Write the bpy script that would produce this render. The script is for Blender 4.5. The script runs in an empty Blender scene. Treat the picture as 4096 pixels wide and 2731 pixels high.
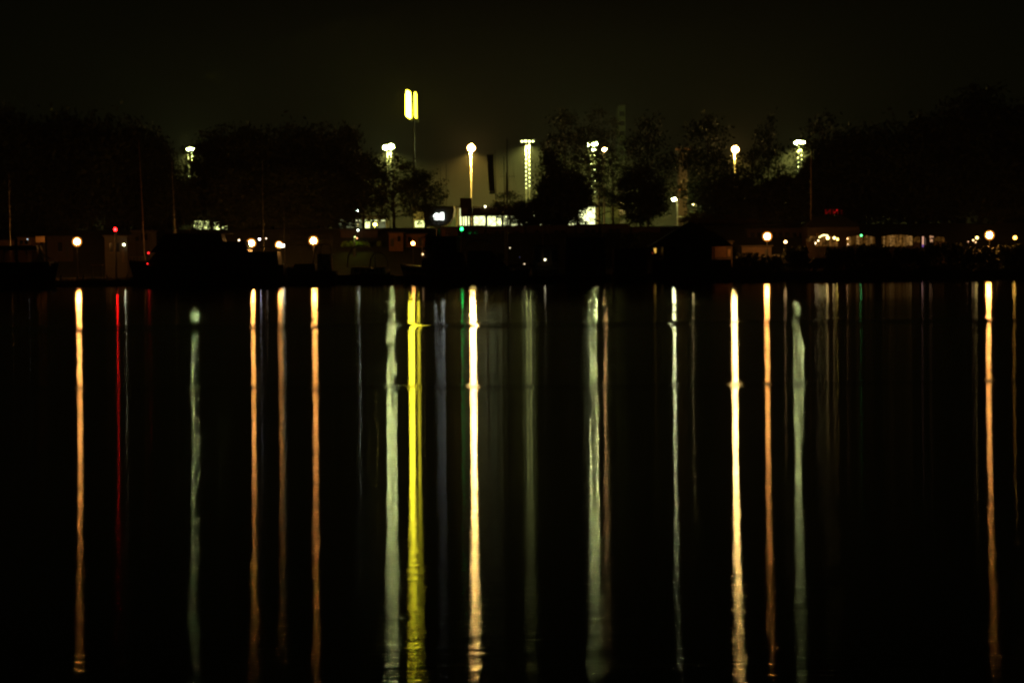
import bpy, math, random
import numpy as np
from mathutils import Vector, Matrix

random.seed(7)
SC = bpy.context.scene
COL = SC.collection

# ------------------------------------------------------------------ camera
F = 7500.0                 # focal length in photograph pixels (4096 wide)
CAMH = 3.0
HORIZON = 1040.0
TILT = math.radians(-4.0)          # the camera looks down a little
AXIS = HORIZON - F * math.tan(TILT)  # photograph row of the lens axis
ROLL = math.radians(-0.48)
cam = bpy.data.cameras.new("camera")
cam.sensor_width = 36.0
cam.lens = F / 4096 * 36.0
cam.shift_y = -(1365.5 - AXIS) / 4096
cam.clip_start = 0.1
cam.clip_end = 4000
CAM = bpy.data.objects.new("camera", cam)
COL.objects.link(CAM)
CM = (Matrix.Translation((0, 0, CAMH)) @ Matrix.Rotation(math.pi / 2 + TILT, 4, 'X') @ Matrix.Rotation(ROLL, 4, 'Z'))
CAM.matrix_world = CM
SC.camera = CAM
R3 = CM.to_3x3()


def at(px, py, Y):
    """point of the place that lies Y metres out and shows at photograph pixel px, py"""
    d = R3 @ Vector(((px - 2048) / F, (AXIS - py) / F, -1.0))
    t = Y / d.y
    return Vector((d.x * t, Y, CAMH + d.z * t))


def M(Y):                  # metres per photograph pixel
    return Y / F

# ------------------------------------------------------------------ night sky
W = bpy.data.worlds.new("World")
SC.world = W
W.use_nodes = True
nt = W.node_tree
nt.nodes.clear()
o = nt.nodes.new('ShaderNodeOutputWorld')
b = nt.nodes.new('ShaderNodeBackground')
tc = nt.nodes.new('ShaderNodeTexCoord')
sx = nt.nodes.new('ShaderNodeSeparateXYZ')
cr = nt.nodes.new('ShaderNodeValToRGB')
cr.color_ramp.elements[0].position = 0.0
cr.color_ramp.elements[0].color = (0.0032, 0.0038, 0.0012, 1)
cr.color_ramp.elements[1].position = 0.35
cr.color_ramp.elements[1].color = (0.0015, 0.0019, 0.0006, 1)
e = cr.color_ramp.elements.new(0.12)
e.color = (0.0022, 0.0027, 0.0008, 1)
nt.links.new(tc.outputs['Generated'], sx.inputs[0])
nt.links.new(sx.outputs['Z'], cr.inputs[0])
nt.links.new(cr.outputs[0], b.inputs[0])
b.inputs[1].default_value = 0.38
nt.links.new(b.outputs[0], o.inputs[0])

SC.view_settings.view_transform = 'Standard'
SC.view_settings.look = 'None'
SC.view_settings.exposure = 0.0
SC.view_settings.gamma = 1.0
SC.view_settings.use_curve_mapping = False
SC.render.engine = 'CYCLES'
cy = SC.cycles
cy.max_bounces = 5
cy.diffuse_bounces = 1
cy.glossy_bounces = 2
cy.transmission_bounces = 3
cy.volume_bounces = 0
cy.transparent_max_bounces = 12
cy.use_light_tree = True
cy.use_denoising = True
cy.filter_width = 2.3
cy.sample_clamp_indirect = 6.0

# ------------------------------------------------------------------ materials
MATS = {}


def mat(name, col, rough=0.7, metal=0.0, var=0.25, scale=2.0, spec=0.3):
    if name in MATS:
        return MATS[name]
    m = bpy.data.materials.new(name)
    m.use_nodes = True
    n = m.node_tree
    p = n.nodes['Principled BSDF']
    p.inputs['Roughness'].default_value = rough
    p.inputs['Metallic'].default_value = metal
    p.inputs['Specular IOR Level'].default_value = spec
    t = n.nodes.new('ShaderNodeTexCoord')
    z = n.nodes.new('ShaderNodeTexNoise')
    z.inputs['Scale'].default_value = scale
    z.inputs['Detail'].default_value = 5
    r = n.nodes.new('ShaderNodeValToRGB')
    r.color_ramp.elements[0].position = 0.3
    r.color_ramp.elements[1].position = 0.7
    r.color_ramp.elements[0].color = (*[c * (1 - var) for c in col], 1)
    r.color_ramp.elements[1].color = (*[min(1, c * (1 + var)) for c in col], 1)
    n.links.new(t.outputs['Object'], z.inputs['Vector'])
    n.links.new(z.outputs['Fac'], r.inputs[0])
    n.links.new(r.outputs[0], p.inputs['Base Color'])
    MATS[name] = m
    return m


def glow(name, col, strength, sample=True):
    if name in MATS:
        return MATS[name]
    m = bpy.data.materials.new(name)
    m.use_nodes = True
    n = m.node_tree
    n.nodes.clear()
    o = n.nodes.new('ShaderNodeOutputMaterial')
    e = n.nodes.new('ShaderNodeEmission')
    e.inputs[0].default_value = (*col, 1)
    e.inputs[1].default_value = strength
    n.links.new(e.outputs[0], o.inputs[0])
    m.cycles.emission_sampling = 'FRONT' if sample else 'NONE'
    MATS[name] = m
    return m


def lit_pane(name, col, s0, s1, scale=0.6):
    """lit pane or slat: emission varied by noise stands in for the light there"""
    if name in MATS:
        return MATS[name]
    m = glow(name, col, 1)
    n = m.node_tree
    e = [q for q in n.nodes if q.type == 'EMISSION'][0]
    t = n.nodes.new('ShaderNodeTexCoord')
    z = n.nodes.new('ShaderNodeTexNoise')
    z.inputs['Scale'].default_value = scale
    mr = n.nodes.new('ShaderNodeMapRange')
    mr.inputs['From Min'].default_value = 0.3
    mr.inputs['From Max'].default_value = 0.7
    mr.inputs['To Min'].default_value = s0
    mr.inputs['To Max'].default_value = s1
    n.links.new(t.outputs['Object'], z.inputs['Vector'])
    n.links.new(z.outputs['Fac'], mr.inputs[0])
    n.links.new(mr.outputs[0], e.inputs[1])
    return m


def clear_pane(name):
    if name in MATS:
        return MATS[name]
    m = bpy.data.materials.new(name)
    m.use_nodes = True
    n = m.node_tree
    n.nodes.clear()
    o = n.nodes.new('ShaderNodeOutputMaterial')
    a = n.nodes.new('ShaderNodeBsdfTransparent')
    a.inputs[0].default_value = (0.6, 0.55, 0.5, 1)
    g = n.nodes.new('ShaderNodeBsdfGlossy')
    g.inputs['Roughness'].default_value = 0.15
    x = n.nodes.new('ShaderNodeMixShader')
    x.inputs[0].default_value = 0.15
    n.links.new(a.outputs[0], x.inputs[1])
    n.links.new(g.outputs[0], x.inputs[2])
    n.links.new(x.outputs[0], o.inputs[0])
    MATS[name] = m
    return m


ORANGE = (1.0, 0.41, 0.085)
YELLOW = (1.0, 0.62, 0.17)
GREENW = (0.90, 1.0, 0.36)
m_pole = mat('galvanised steel', (0.28, 0.27, 0.25), 0.5, 0.6)
m_dark = mat('dark painted steel', (0.03, 0.03, 0.03), 0.6)
m_white = mat('white gelcoat', (0.55, 0.52, 0.47), 0.35)
m_grey = mat('grey paint', (0.16, 0.15, 0.14), 0.6)
m_navy = mat('navy hull paint', (0.012, 0.013, 0.02), 0.3)
m_black = mat('black hull paint', (0.010, 0.009, 0.008), 0.45)
m_canvas = mat('dark canvas', (0.02, 0.02, 0.022), 0.9)
m_wood = mat('weathered timber', (0.12, 0.08, 0.05), 0.8)
m_brown = mat('brown cladding', (0.05, 0.032, 0.02), 0.8)
m_wall = mat('rendered wall', (0.30, 0.26, 0.20), 0.85)
m_brick = mat('dark brick', (0.04, 0.024, 0.016), 0.9)
m_roof = mat('roof felt', (0.03, 0.025, 0.022), 0.9)
m_glass = mat('dark window glass', (0.01, 0.01, 0.012), 0.08, spec=0.6)
m_clear = clear_pane('clear vinyl window')
m_leaf = mat('dark leaves', (0.028, 0.040, 0.012), 0.7, scale=0.5, var=0.4)
m_leaf2 = mat('autumn leaves', (0.11, 0.06, 0.015), 0.7, scale=0.5, var=0.4)
m_bark = mat('bark', (0.05, 0.038, 0.028), 0.95)
m_grass = mat('rough grass', (0.018, 0.020, 0.008), 0.95, scale=1.5)
m_stone = mat('quay stone', (0.09, 0.075, 0.055), 0.9)
m_reed = mat('dry reeds', (0.05, 0.045, 0.02), 0.9)
m_rope = mat('rope', (0.3, 0.25, 0.18), 0.9)

# ------------------------------------------------------------------ building helpers


class MB:
    def __init__(s):
        s.v = []
        s.f = []

    def quad(s, a, b, c, d):
        i = len(s.v)
        s.v += [Vector(a), Vector(b), Vector(c), Vector(d)]
        s.f.append((i, i + 1, i + 2, i + 3))
        return s

    def hexa(s, p):        # p: 8 points, bottom loop then top loop
        i = len(s.v)
        s.v += [Vector(q) for q in p]
        for q in ((3, 2, 1, 0), (4, 5, 6, 7), (0, 1, 5, 4), (1, 2, 6, 5), (2, 3, 7, 6), (3, 0, 4, 7)):
            s.f.append(tuple(i + k for k in q))
        return s

    def box(s, x0, x1, y0, y1, z0, z1):
        return s.hexa([(x0, y0, z0), (x1, y0, z0), (x1, y1, z0), (x0, y1, z0),
                       (x0, y0, z1), (x1, y0, z1), (x1, y1, z1), (x0, y1, z1)])

    def tube(s, pts, r, n=6):
        pts = [Vector(p) for p in pts]
        rr = r if isinstance(r, (list, tuple)) else [r] * len(pts)
        base = len(s.v)
        for k, p in enumerate(pts):
            a = pts[max(0, k - 1)]
            c = pts[min(len(pts) - 1, k + 1)]
            d = (c - a).normalized()
            u = d.orthogonal().normalized() if abs(d.z) < 0.9 else d.cross(Vector((0, 1, 0))).normalized()
            w = d.cross(u)
            for j in range(n):
                t = 2 * math.pi * j / n
                s.v.append(p + (u * math.cos(t) + w * math.sin(t)) * rr[k])
        for k in range(len(pts) - 1):
            for j in range(n):
                a = base + k * n + j
                c = base + k * n + (j + 1) % n
                s.f.append((a, c, c + n, a + n))
        s.f.append(tuple(base + j for j in range(n))[::-1])
        s.f.append(tuple(base + (len(pts) - 1) * n + j for j in range(n)))
        return s

    def prism(s, poly, y0, y1):   # poly in x, z
        i = len(s.v)
        n = len(poly)
        s.v += [Vector((x, y0, z)) for x, z in poly] + [Vector((x, y1, z)) for x, z in poly]
        s.f.append(tuple(range(i, i + n)))
        s.f.append(tuple(range(i + n, i + 2 * n))[::-1])
        for k in range(n):
            l = (k + 1) % n
            s.f.append((i + k, i + n + k, i + n + l, i + l))
        return s

    def ball(s, c, r, seg=8, rings=5, sz=1.0):
        c = Vector(c)
        i = len(s.v)
        s.v.append(c + Vector((0, 0, r * sz)))
        for a in range(1, rings):
            th = math.pi * a / rings
            for j in range(seg):
                ph = 2 * math.pi * j / seg
                s.v.append(c + Vector((r * math.sin(th) * math.cos(ph), r * math.sin(th) * math.sin(ph), r * sz * math.cos(th))))
        s.v.append(c - Vector((0, 0, r * sz)))
        last = len(s.v) - 1
        for j in range(seg):
            s.f.append((i, i + 1 + j, i + 1 + (j + 1) % seg))
            s.f.append((last, i + 1 + (rings - 2) * seg + (j + 1) % seg, i + 1 + (rings - 2) * seg + j))
        for a in range(rings - 2):
            for j in range(seg):
                p = i + 1 + a * seg + j
                q = i + 1 + a * seg + (j + 1) % seg
                s.f.append((p, p + seg, q + seg, q))
        return s

    def xf(s, fn):
        s.v = [Vector(fn(p)) for p in s.v]
        return s

    def build(s, name, m, parent=None, smooth=False):
        me = bpy.data.meshes.new(name)
        org = Vector((0, 0, 0))
        q = parent
        while q is not None:
            org += q.location
            q = q.parent
        own = Vector((0, 0, 0))
        if parent is None:
            xs = [p.x for p in s.v]
            ys = [p.y for p in s.v]
            own = Vector(((min(xs) + max(xs)) / 2, (min(ys) + max(ys)) / 2, min(p.z for p in s.v)))
        me.from_pydata([tuple(p - org - own) for p in s.v], [], s.f)
        me.materials.append(m)
        if smooth:
            me.polygons.foreach_set('use_smooth', [True] * len(me.polygons))
        ob = bpy.data.objects.new(name, me)
        COL.objects.link(ob)
        ob.location = own
        ob.parent = parent
        return ob


def tag(o, label, cat, group=None):
    o['label'] = label
    o['category'] = cat
    if group:
        o['group'] = group
    return o


def thing(name, loc, label, cat, group=None):
    o = bpy.data.objects.new(name, None)
    COL.objects.link(o)
    o.location = loc
    o.empty_display_size = 0.5
    return tag(o, label, cat, group)


def structure(o, kind='structure'):
    o['kind'] = kind
    return o


# ------------------------------------------------------------------ terrain
SHORE = 256.0
CREST = 288.0


def gz(Y):
    if Y < 270:
        return 1.0
    if Y < CREST:
        t = (Y - 270) / (CREST - 270)
        return 1.0 + 6.9 * t * t * (3 - 2 * t)
    return 7.9


# ground: one heightfield sheet reaching back behind everything
def build_ground():
    xs = np.linspace(-680, 680, 341)
    ys = list(np.linspace(SHORE, 300, 45)) + list(np.linspace(310, 880, 30))
    rnd = np.random.RandomState(3)
    h = rnd.rand(len(ys), len(xs)) * 0.16
    v = []
    for j, y in enumerate(ys):
        for i, x in enumerate(xs):
            v.append((x, y, gz(y) - 0.05 + h[j, i] * (1.6 if y > 285 and y < 300 else 0.5)))
    f = []
    nx = len(xs)
    for j in range(len(ys) - 1):
        for i in range(nx - 1):
            a = j * nx + i
            f.append((a, a + 1, a + nx + 1, a + nx))
    me = bpy.data.meshes.new('ground')
    me.from_pydata(v, [], f)
    me.materials.append(m_grass)
    ob = bpy.data.objects.new('ground', me)
    COL.objects.link(ob)
    structure(ob)


build_ground()
q = MB().box(-680, 680, SHORE - 0.9, SHORE + 0.05, -0.8, 1.02)
structure(q.build('quay_wall', m_stone))

# ---- water
mw = bpy.data.materials.new('calm harbour water')
mw.use_nodes = True
n = mw.node_tree
n.nodes.clear()
out = n.nodes.new('ShaderNodeOutputMaterial')
mix = n.nodes.new('ShaderNodeMixShader')
fr = n.nodes.new('ShaderNodeFresnel')
fr.inputs['IOR'].default_value = 1.333
df = n.nodes.new('ShaderNodeBsdfDiffuse')
df.inputs[0].default_value = (0.004, 0.005, 0.003, 1)
gl = n.nodes.new('ShaderNodeBsdfAnisotropic')
gl.distribution = 'BECKMANN'
gl.inputs['Color'].default_value = (1, 1, 1, 1)
tan = n.nodes.new('ShaderNodeCombineXYZ')
tan.inputs[0].default_value = 1.0
tan.inputs[1].default_value = 0.0
geo = n.nodes.new('ShaderNodeNewGeometry')
sep = n.nodes.new('ShaderNodeSeparateXYZ')
n.links.new(geo.outputs['Position'], sep.inputs[0])


def math_node(op, a, b=None, c=None):
    q = n.nodes.new('ShaderNodeMath')
    q.operation = op
    for i, x in enumerate((a, b, c)):
        if x is None:
            continue
        if isinstance(x, (int, float)):
            q.inputs[i].default_value = x
        else:
            n.links.new(x, q.inputs[i])
    return q.outputs[0]


# slow wobble so that bands of ruffled water are not ruler straight
wob = n.nodes.new('ShaderNodeTexNoise')
wob.inputs['Scale'].default_value = 0.035
wob.inputs['Detail'].default_value = 2
n.links.new(geo.outputs['Position'], wob.inputs['Vector'])
Yw = math_node('ADD', sep.outputs[1], math_node('MULTIPLY', math_node('SUBTRACT', wob.outputs['Fac'], 0.5), 5.0))
# slope spread along the view (ay) and across it (ax) against distance over the harbour
def rng(f0, f1, t0, t1):
    q = n.nodes.new('ShaderNodeMapRange')
    q.inputs['From Min'].default_value = f0
    q.inputs['From Max'].default_value = f1
    q.inputs['To Min'].default_value = t0
    q.inputs['To Max'].default_value = t1
    q.interpolation_type = 'SMOOTHSTEP'
    n.links.new(Yw, q.inputs[0])
    return q.outputs[0]


def band(yc, w):
    d = math_node('DIVIDE', math_node('SUBTRACT', Yw, yc), w)
    d2 = math_node('MULTIPLY', d, d)
    return math_node('POWER', 2.718, math_node('MULTIPLY', d2, -1.0))


bands = math_node('MAXIMUM', math_node('MULTIPLY', band(89, 2.2), 1.0), math_node('MULTIPLY', band(45, 0.9), 0.8))
big = n.nodes.new('ShaderNodeTexNoise')          # gentle patches of ruffle stretched along the shore
big.inputs['Scale'].default_value = 1.0
mp = n.nodes.new('ShaderNodeMapping')
mp.inputs['Scale'].default_value = (0.02, 0.16, 1)
n.links.new(geo.outputs['Position'], mp.inputs[0])
n.links.new(mp.outputs[0], big.inputs['Vector'])
ay = math_node('ADD', math_node('ADD', rng(105, 150, 0.066, 0.030), rng(12, 45, -0.031, 0.0)), math_node('MULTIPLY', math_node('SUBTRACT', big.outputs['Fac'], 0.5), 0.04))
ay = math_node('MULTIPLY', ay, math_node('ADD', 1.0, math_node('MULTIPLY', bands, 0.6)))
ax = math_node('ADD', rng(12, 60, 0.0014, 0.0036), math_node('MULTIPLY', band(89, 3.0), 0.008))
ax = math_node('ADD', ax, math_node('MULTIPLY', band(45, 1.0), 0.011))
rough = math_node('POWER', math_node('MULTIPLY', ax, ay), 0.25)
aniso = math_node('SUBTRACT', 1.0, math_node('POWER', math_node('DIVIDE', ax, ay), 0.5))
n.links.new(rough, gl.inputs['Roughness'])
n.links.new(aniso, gl.inputs['Anisotropy'])
n.links.new(tan.outputs[0], gl.inputs['Tangent'])
# short ripples, long crested across the view
mp2 = n.nodes.new('ShaderNodeMapping')
mp2.inputs['Scale'].default_value = (0.6, 16.0, 1)
n.links.new(geo.outputs['Position'], mp2.inputs[0])
rp = n.nodes.new('ShaderNodeTexNoise')
rp.inputs['Scale'].default_value = 1.0
rp.inputs['Detail'].default_value = 2.5
n.links.new(mp2.outputs[0], rp.inputs['Vector'])
# ripples flatten out (average away) with distance from this shore
fade = n.nodes.new('ShaderNodeMapRange')
fade.inputs['From Min'].default_value = 12
fade.inputs['From Max'].default_value = 27
fade.inputs['To Min'].default_value = 0.0055
fade.inputs['To Max'].default_value = 0.0
n.links.new(sep.outputs[1], fade.inputs[0])
bp = n.nodes.new('ShaderNodeBump')
bp.inputs['Strength'].default_value = 1.0
bp.inputs['Distance'].default_value = 1.0
# capillary glitter close to this shore
mp3 = n.nodes.new('ShaderNodeMapping')
mp3.inputs['Scale'].default_value = (11.0, 26.0, 1)
n.links.new(geo.outputs['Position'], mp3.inputs[0])
r3 = n.nodes.new('ShaderNodeTexNoise')
r3.inputs['Scale'].default_value = 1.0
r3.inputs['Detail'].default_value = 1.0
n.links.new(mp3.outputs[0], r3.inputs['Vector'])
hgt = math_node('ADD', rp.outputs['Fac'], math_node('MULTIPLY', r3.outputs['Fac'], 0.30))
# two low wakes running along the harbour
wx = n.nodes.new('ShaderNodeTexNoise')
wx.inputs['Scale'].default_value = 0.09
n.links.new(geo.outputs['Position'], wx.inputs['Vector'])
patch = math_node('MULTIPLY', wx.outputs['Fac'], 2.0)
wake = math_node('ADD', math_node('MULTIPLY', band(88, 4.5), 0.17), math_node('MULTIPLY', band(45, 1.3), 0.014))
wake = math_node('MULTIPLY', wake, patch)
n.links.new(math_node('ADD', wake, math_node('MULTIPLY', hgt, fade.outputs[0])), bp.inputs['Height'])
n.links.new(bp.outputs[0], gl.inputs['Normal'])
n.links.new(fr.outputs[0], mix.inputs[0])
n.links.new(df.outputs[0], mix.inputs[1])
n.links.new(gl.outputs[0], mix.inputs[2])
n.links.new(mix.outputs[0], out.inputs[0])
structure(MB().quad((-680, -60, 0), (680, -60, 0), (680, SHORE + 4, 0), (-680, SHORE + 4, 0)).build('water', mw))

# ---- haze
mh = bpy.data.materials.new('night haze')
mh.use_nodes = True
n2 = mh.node_tree
n2.nodes.clear()
oo = n2.nodes.new('ShaderNodeOutputMaterial')
pv = n2.nodes.new('ShaderNodeVolumePrincipled')
pv.inputs['Color'].default_value = (0.9, 0.9, 0.85, 1)
pv.inputs['Density'].default_value = 0.00021
n2.links.new(pv.outputs[0], oo.inputs['Volume'])
hz = MB().box(-700, 700, -80, 900, -2.2, 58).build('haze', mh)
structure(hz, 'stuff')

# ------------------------------------------------------------------ lamps


def lamp_mat(col, r, I, nm):
    return glow('lamp light ' + nm, col, I / (math.pi * r * r))


def halo(nm, col, k=.55):
    """frosted shell added round a lamp: its weak emission paints in the coloured bloom"""
    key = 'frosted glass ' + nm
    if key in MATS:
        return MATS[key]
    m = bpy.data.materials.new(key)
    m.use_nodes = True
    q = m.node_tree
    q.nodes.clear()
    o = q.nodes.new('ShaderNodeOutputMaterial')
    a = q.nodes.new('ShaderNodeBsdfTransparent')
    e = q.nodes.new('ShaderNodeEmission')
    e.inputs[0].default_value = (*col, 1)
    e.inputs[1].default_value = k
    x = q.nodes.new('ShaderNodeAddShader')
    a.inputs[0].default_value = (.93, .93, .93, 1)
    q.links.new(a.outputs[0], x.inputs[0])
    q.links.new(e.outputs[0], x.inputs[1])
    q.links.new(x.outputs[0], o.inputs[0])
    m.cycles.emission_sampling = 'NONE'
    MATS[key] = m
    return m


def quay_lamp(px, py, Y, r, I, col, nm, label, group='orange lamps along the harbour quay'):
    c = at(px, py, Y)
    g = gz(Y) - 0.05
    t = thing('harbour_lamp', (c.x, c.y, g), label, 'street lamp', group)
    MB().tube([(c.x, c.y, g), (c.x, c.y, g + 0.35), (c.x, c.y, g + 0.4), (c.x, c.y, c.z - r - 0.05)], [0.16, 0.16, 0.07, 0.05], 8).build('pole', m_dark, t)
    MB().tube([(c.x, c.y, c.z - r - 0.12), (c.x, c.y, c.z - r + 0.04)], [0.09, 0.16], 8).build('lamp_collar', m_dark, t)
    MB().ball(c, r, 10, 7).build('lamp_globe', lamp_mat(col, r, I, nm), t)
    if r > .3:
        MB().ball(c, r * 1.75, 14, 9).build('halo_globe', halo('orange', (1, .34, .05), .6), t)  # added shell, its glow paints an orange rim round the lamp
    MB().tube([(c.x, c.y, c.z + r * 1.58), (c.x, c.y, c.z + r * 1.62), (c.x, c.y, c.z + r * 1.75)], [r * 0.4, r * 0.35, 0.02], 8).build('lamp_cap', m_dark, t)
    return t


quay_lamp(308, 967, 259, 0.38, 125, ORANGE, 'quay a', 'bright orange globe lamp left of the red beacon post')
quay_lamp(1005, 973, 263, 0.38, 125, ORANGE, 'quay b', 'bright orange globe lamp, leftmost of three behind the long dark yacht')
quay_lamp(1116, 979, 266, 0.32, 40, ORANGE, 'quay c', 'orange globe lamp between two others, with small white lights at its right')
quay_lamp(1254, 963, 260, 0.38, 125, ORANGE, 'quay d', 'bright orange globe lamp above the white cabin with a railing')
quay_lamp(1652, 974, 270, 0.24, 9, ORANGE, 'quay e', 'small orange globe lamp left of the black tugboat wheelhouse')
quay_lamp(3069, 946, 260, 0.38, 125, ORANGE, 'quay f', 'bright orange globe lamp just right of the hip-roofed boathouse')
quay_lamp(3958, 941, 260, 0.38, 125, ORANGE, 'quay g', 'bright orange globe lamp near the right edge of the quay')
quay_lamp(4060, 951, 268, 0.26, 2.5, (1, .5, .07), 'quay h', 'small yellow globe lamp, rightmost of all on the quay')
quay_lamp(3142, 968, 268, 0.2, 1.5, (1, .6, .25), 'quay i', 'small amber globe lamp right of the bright lamp by the boathouse')


def high_lamp(px, py, Y, r, I, col, nm, label, down=0, pole=m_dark, cat='street lamp'):
    c = at(px, py, Y)
    g = gz(Y) - 0.05
    t = thing('high_mast_lamp', (c.x, c.y, g), label, cat, 'tall single lamps behind the trees')
    MB().tube([(c.x - 0.1, c.y + 0.3, g), (c.x - 0.1, c.y + 0.3, c.z + 0.1)], [0.2, 0.11], 8).build('pole', pole, t)
    MB().tube([(c.x - 0.1, c.y + 0.3, c.z + 0.1), (c.x, c.y, c.z + r + 0.05)], 0.06, 6).build('lamp_arm', pole, t)
    MB().ball(c, r, 10, 7, 0.8).build('lamp_lens', lamp_mat(col, r, I, nm), t)
    if r > .5:
        MB().ball(c, r * 1.5, 14, 9, .9).build('halo_globe', halo('yellow', (1, .5, .08), .6), t)  # shell added to give the lamp a painted yellow halo
    MB().tube([(c.x, c.y, c.z + r * 1.3), (c.x, c.y, c.z + r * 1.38)], [r * .55, r * .3], 12).build('lamp_hood', m_grey, t)
    if down:
        L = bpy.data.lights.new('downlight', 'SPOT')
        L.energy = down
        L.color = (min(1, col[0] * 1.12), col[1], col[2] * .6)
        L.spot_size = math.radians(165)
        L.spot_blend = 0.85
        L.shadow_soft_size = 0.25
        lo = bpy.data.objects.new('downlight', L)
        COL.objects.link(lo)
        lo.parent = t
        lo.location = c - t.location - Vector((0, 0, r + 0.1))
    return t


high_lamp(1885, 593, 345, 0.60, 1150, YELLOW, 'mast a', 'tall yellow lamp on a pale pole above the dark gantry box', 170000, mat('pale pole paint', (0.6, 0.58, 0.5), 0.5))
high_lamp(2941, 599, 345, 0.56, 850, YELLOW, 'mast b', 'tall yellow lamp standing among the trees above the boathouse', 50000, mat('pale pole paint', (0.6, 0.58, 0.5), 0.5))
high_lamp(2418, 598, 352, 0.42, 60, (1, .6, .2), 'mast c', 'small orange lamp just right of the twin floodlight', 4000)
high_lamp(880, 751, 352, 0.24, 14, (.9, .9, .12), 'mast d', 'single yellow lamp seen through leaves in the left woods', 1000)
high_lamp(1429, 843, 330, 0.24, 14, (.85, 1, .8), 'mast e', 'white lamp on a thin pole left of the broad central tree', 1500, mat('pale pole paint', (0.6, 0.58, 0.5), 0.5))
high_lamp(1500, 898, 340, 0.30, 12, (1, .85, .12), 'mast f', 'low yellow lamp behind the leaves of the central tree', 800)
high_lamp(1702, 875, 318, 0.12, 0.8, (1, .8, .3), 'mast g', 'tiny white lamp at the corner of the yellow lit window', 0)


def street_lamp(px, py, Y, r, I, col, nm, label, side=1, down=0):
    c = at(px, py, Y)
    g = gz(Y) - 0.05
    t = thing('street_lamp', (c.x, c.y, g), label, 'street lamp', 'curved street lamps on the dyke road')
    x1 = c.x + side * 0.5
    MB().tube([(x1, c.y, g), (x1, c.y, c.z - 0.7), (x1 - side * .06, c.y, c.z - .15), (x1 - side * .25, c.y, c.z + 0.2), (c.x, c.y, c.z + r + 0.03)], [0.08, 0.05, .045, 0.04, .04], 6).build('pole', m_pole, t)
    MB().ball(c, r, 8, 5, 0.7).build('lamp_lens', lamp_mat(col, r, I, nm), t)
    MB().tube([(c.x, c.y, c.z + r * 0.5), (c.x, c.y, c.z + r)], [r * 1.2, r * 0.5], 8).build('lamp_hood', m_grey, t)
    if down:
        L = bpy.data.lights.new('downlight', 'SPOT')
        L.energy = down
        L.color = (min(1, col[0] * 1.12), col[1], col[2] * .6)
        L.spot_size = math.radians(150)
        L.spot_blend = 0.5
        L.shadow_soft_size = 0.2
        lo = bpy.data.objects.new('downlight', L)
        COL.objects.link(lo)
        lo.parent = t
        lo.location = c - t.location - Vector((0, 0, r + 0.1))


street_lamp(2697, 797, 305, 0.30, 60, (.95, 1, .45), 'road a', 'white green street lamp, brightest of the three over the boathouse', 1, 1500)
street_lamp(2774, 816, 303, 0.20, 5, (1, .8, .3), 'road b', 'middle street lamp with yellow light directly over the boathouse peak', 1, 1800)
street_lamp(2853, 829, 303, 0.23, 7, (1, .8, .4), 'road c', 'rightmost curved street lamp with a pale pole over the boathouse', 1, 1800)
street_lamp(2912, 828, 320, 0.10, 0.7, (1, .7, .3), 'road d', 'tiny far street lamp right of the pale curved one', 1, 0)


def flood_mast(px, py, Y, ybot, heads, label, dots=0, down=40000, I=190, r=0.42, col=GREENW, nm='x', sidestep=7.0):
    """lattice mast with a cross head of floodlights; small glowing dots run up the mast, dimmer downwards"""
    c = at(px, py, Y)
    g = gz(Y) - 0.05
    t = thing('floodlight_mast', (c.x, c.y, g), label, 'floodlight mast', 'floodlight masts of the sports ground')
    w = 0.42
    for sx_ in (-w, w):
        MB().tube([(c.x + sx_, c.y + .3, g), (c.x + sx_, c.y + .3, c.z)], 0.06, 6).build('mast_leg', m_pole if dots > 20 else m_dark, t)
    z = g
    br = MB()
    k = 0
    while z < c.z - 1.2:
        a = -w if k % 2 else w
        br.tube([(c.x + a, c.y + .3, z), (c.x - a, c.y + .3, z + 1.35)], 0.025, 4)
        z += 1.35
        k += 1
    br.build('lattice_bracing', m_pole if dots > 20 else m_dark, t)
    arm = 2.0 if dots > 20 else 1.0
    MB().box(c.x - arm, c.x + arm, c.y + .2, c.y + .4, c.z + 0.28, c.z + 0.42).build('cross_arm', m_pole, t)
    for (dx, dz, ii, rr) in heads:
        p = Vector((c.x + dx, c.y, c.z + dz))
        MB().ball(p, rr, 8, 5, 0.75).build('flood_lens', lamp_mat(col, rr, ii, '%s %.1f' % (nm, dx)), t)
        MB().tube([(p.x, p.y, p.z + rr * 1.2), (p.x, p.y, p.z + rr * 1.28)], [rr * .5, rr * .3], 12).build('flood_hood', m_grey, t)
        if rr > .44:
            MB().ball(p, rr * 1.45, 14, 9, .85).build('halo_cover', halo('green', (.75, 1, .2), .45), t)  # added glowing shell, stands in for bloom round the floodlight
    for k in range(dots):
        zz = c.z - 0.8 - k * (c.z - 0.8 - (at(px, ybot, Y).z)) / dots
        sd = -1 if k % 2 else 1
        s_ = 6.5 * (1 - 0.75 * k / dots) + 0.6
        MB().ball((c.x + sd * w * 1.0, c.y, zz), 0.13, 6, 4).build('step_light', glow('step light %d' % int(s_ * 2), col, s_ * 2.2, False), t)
    if down:
        L = bpy.data.lights.new('downlight', 'SPOT')
        L.energy = down
        L.color = (min(1, col[0] * 1.12), col[1], col[2] * .6)
        L.spot_size = math.radians(166)
        L.spot_blend = 0.85
        L.shadow_soft_size = 0.4
        lo = bpy.data.objects.new('downlight', L)
        COL.objects.link(lo)
        lo.parent = t
        lo.location = Vector((0, -0.8, c.z - g - 0.9))
    return t


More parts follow.
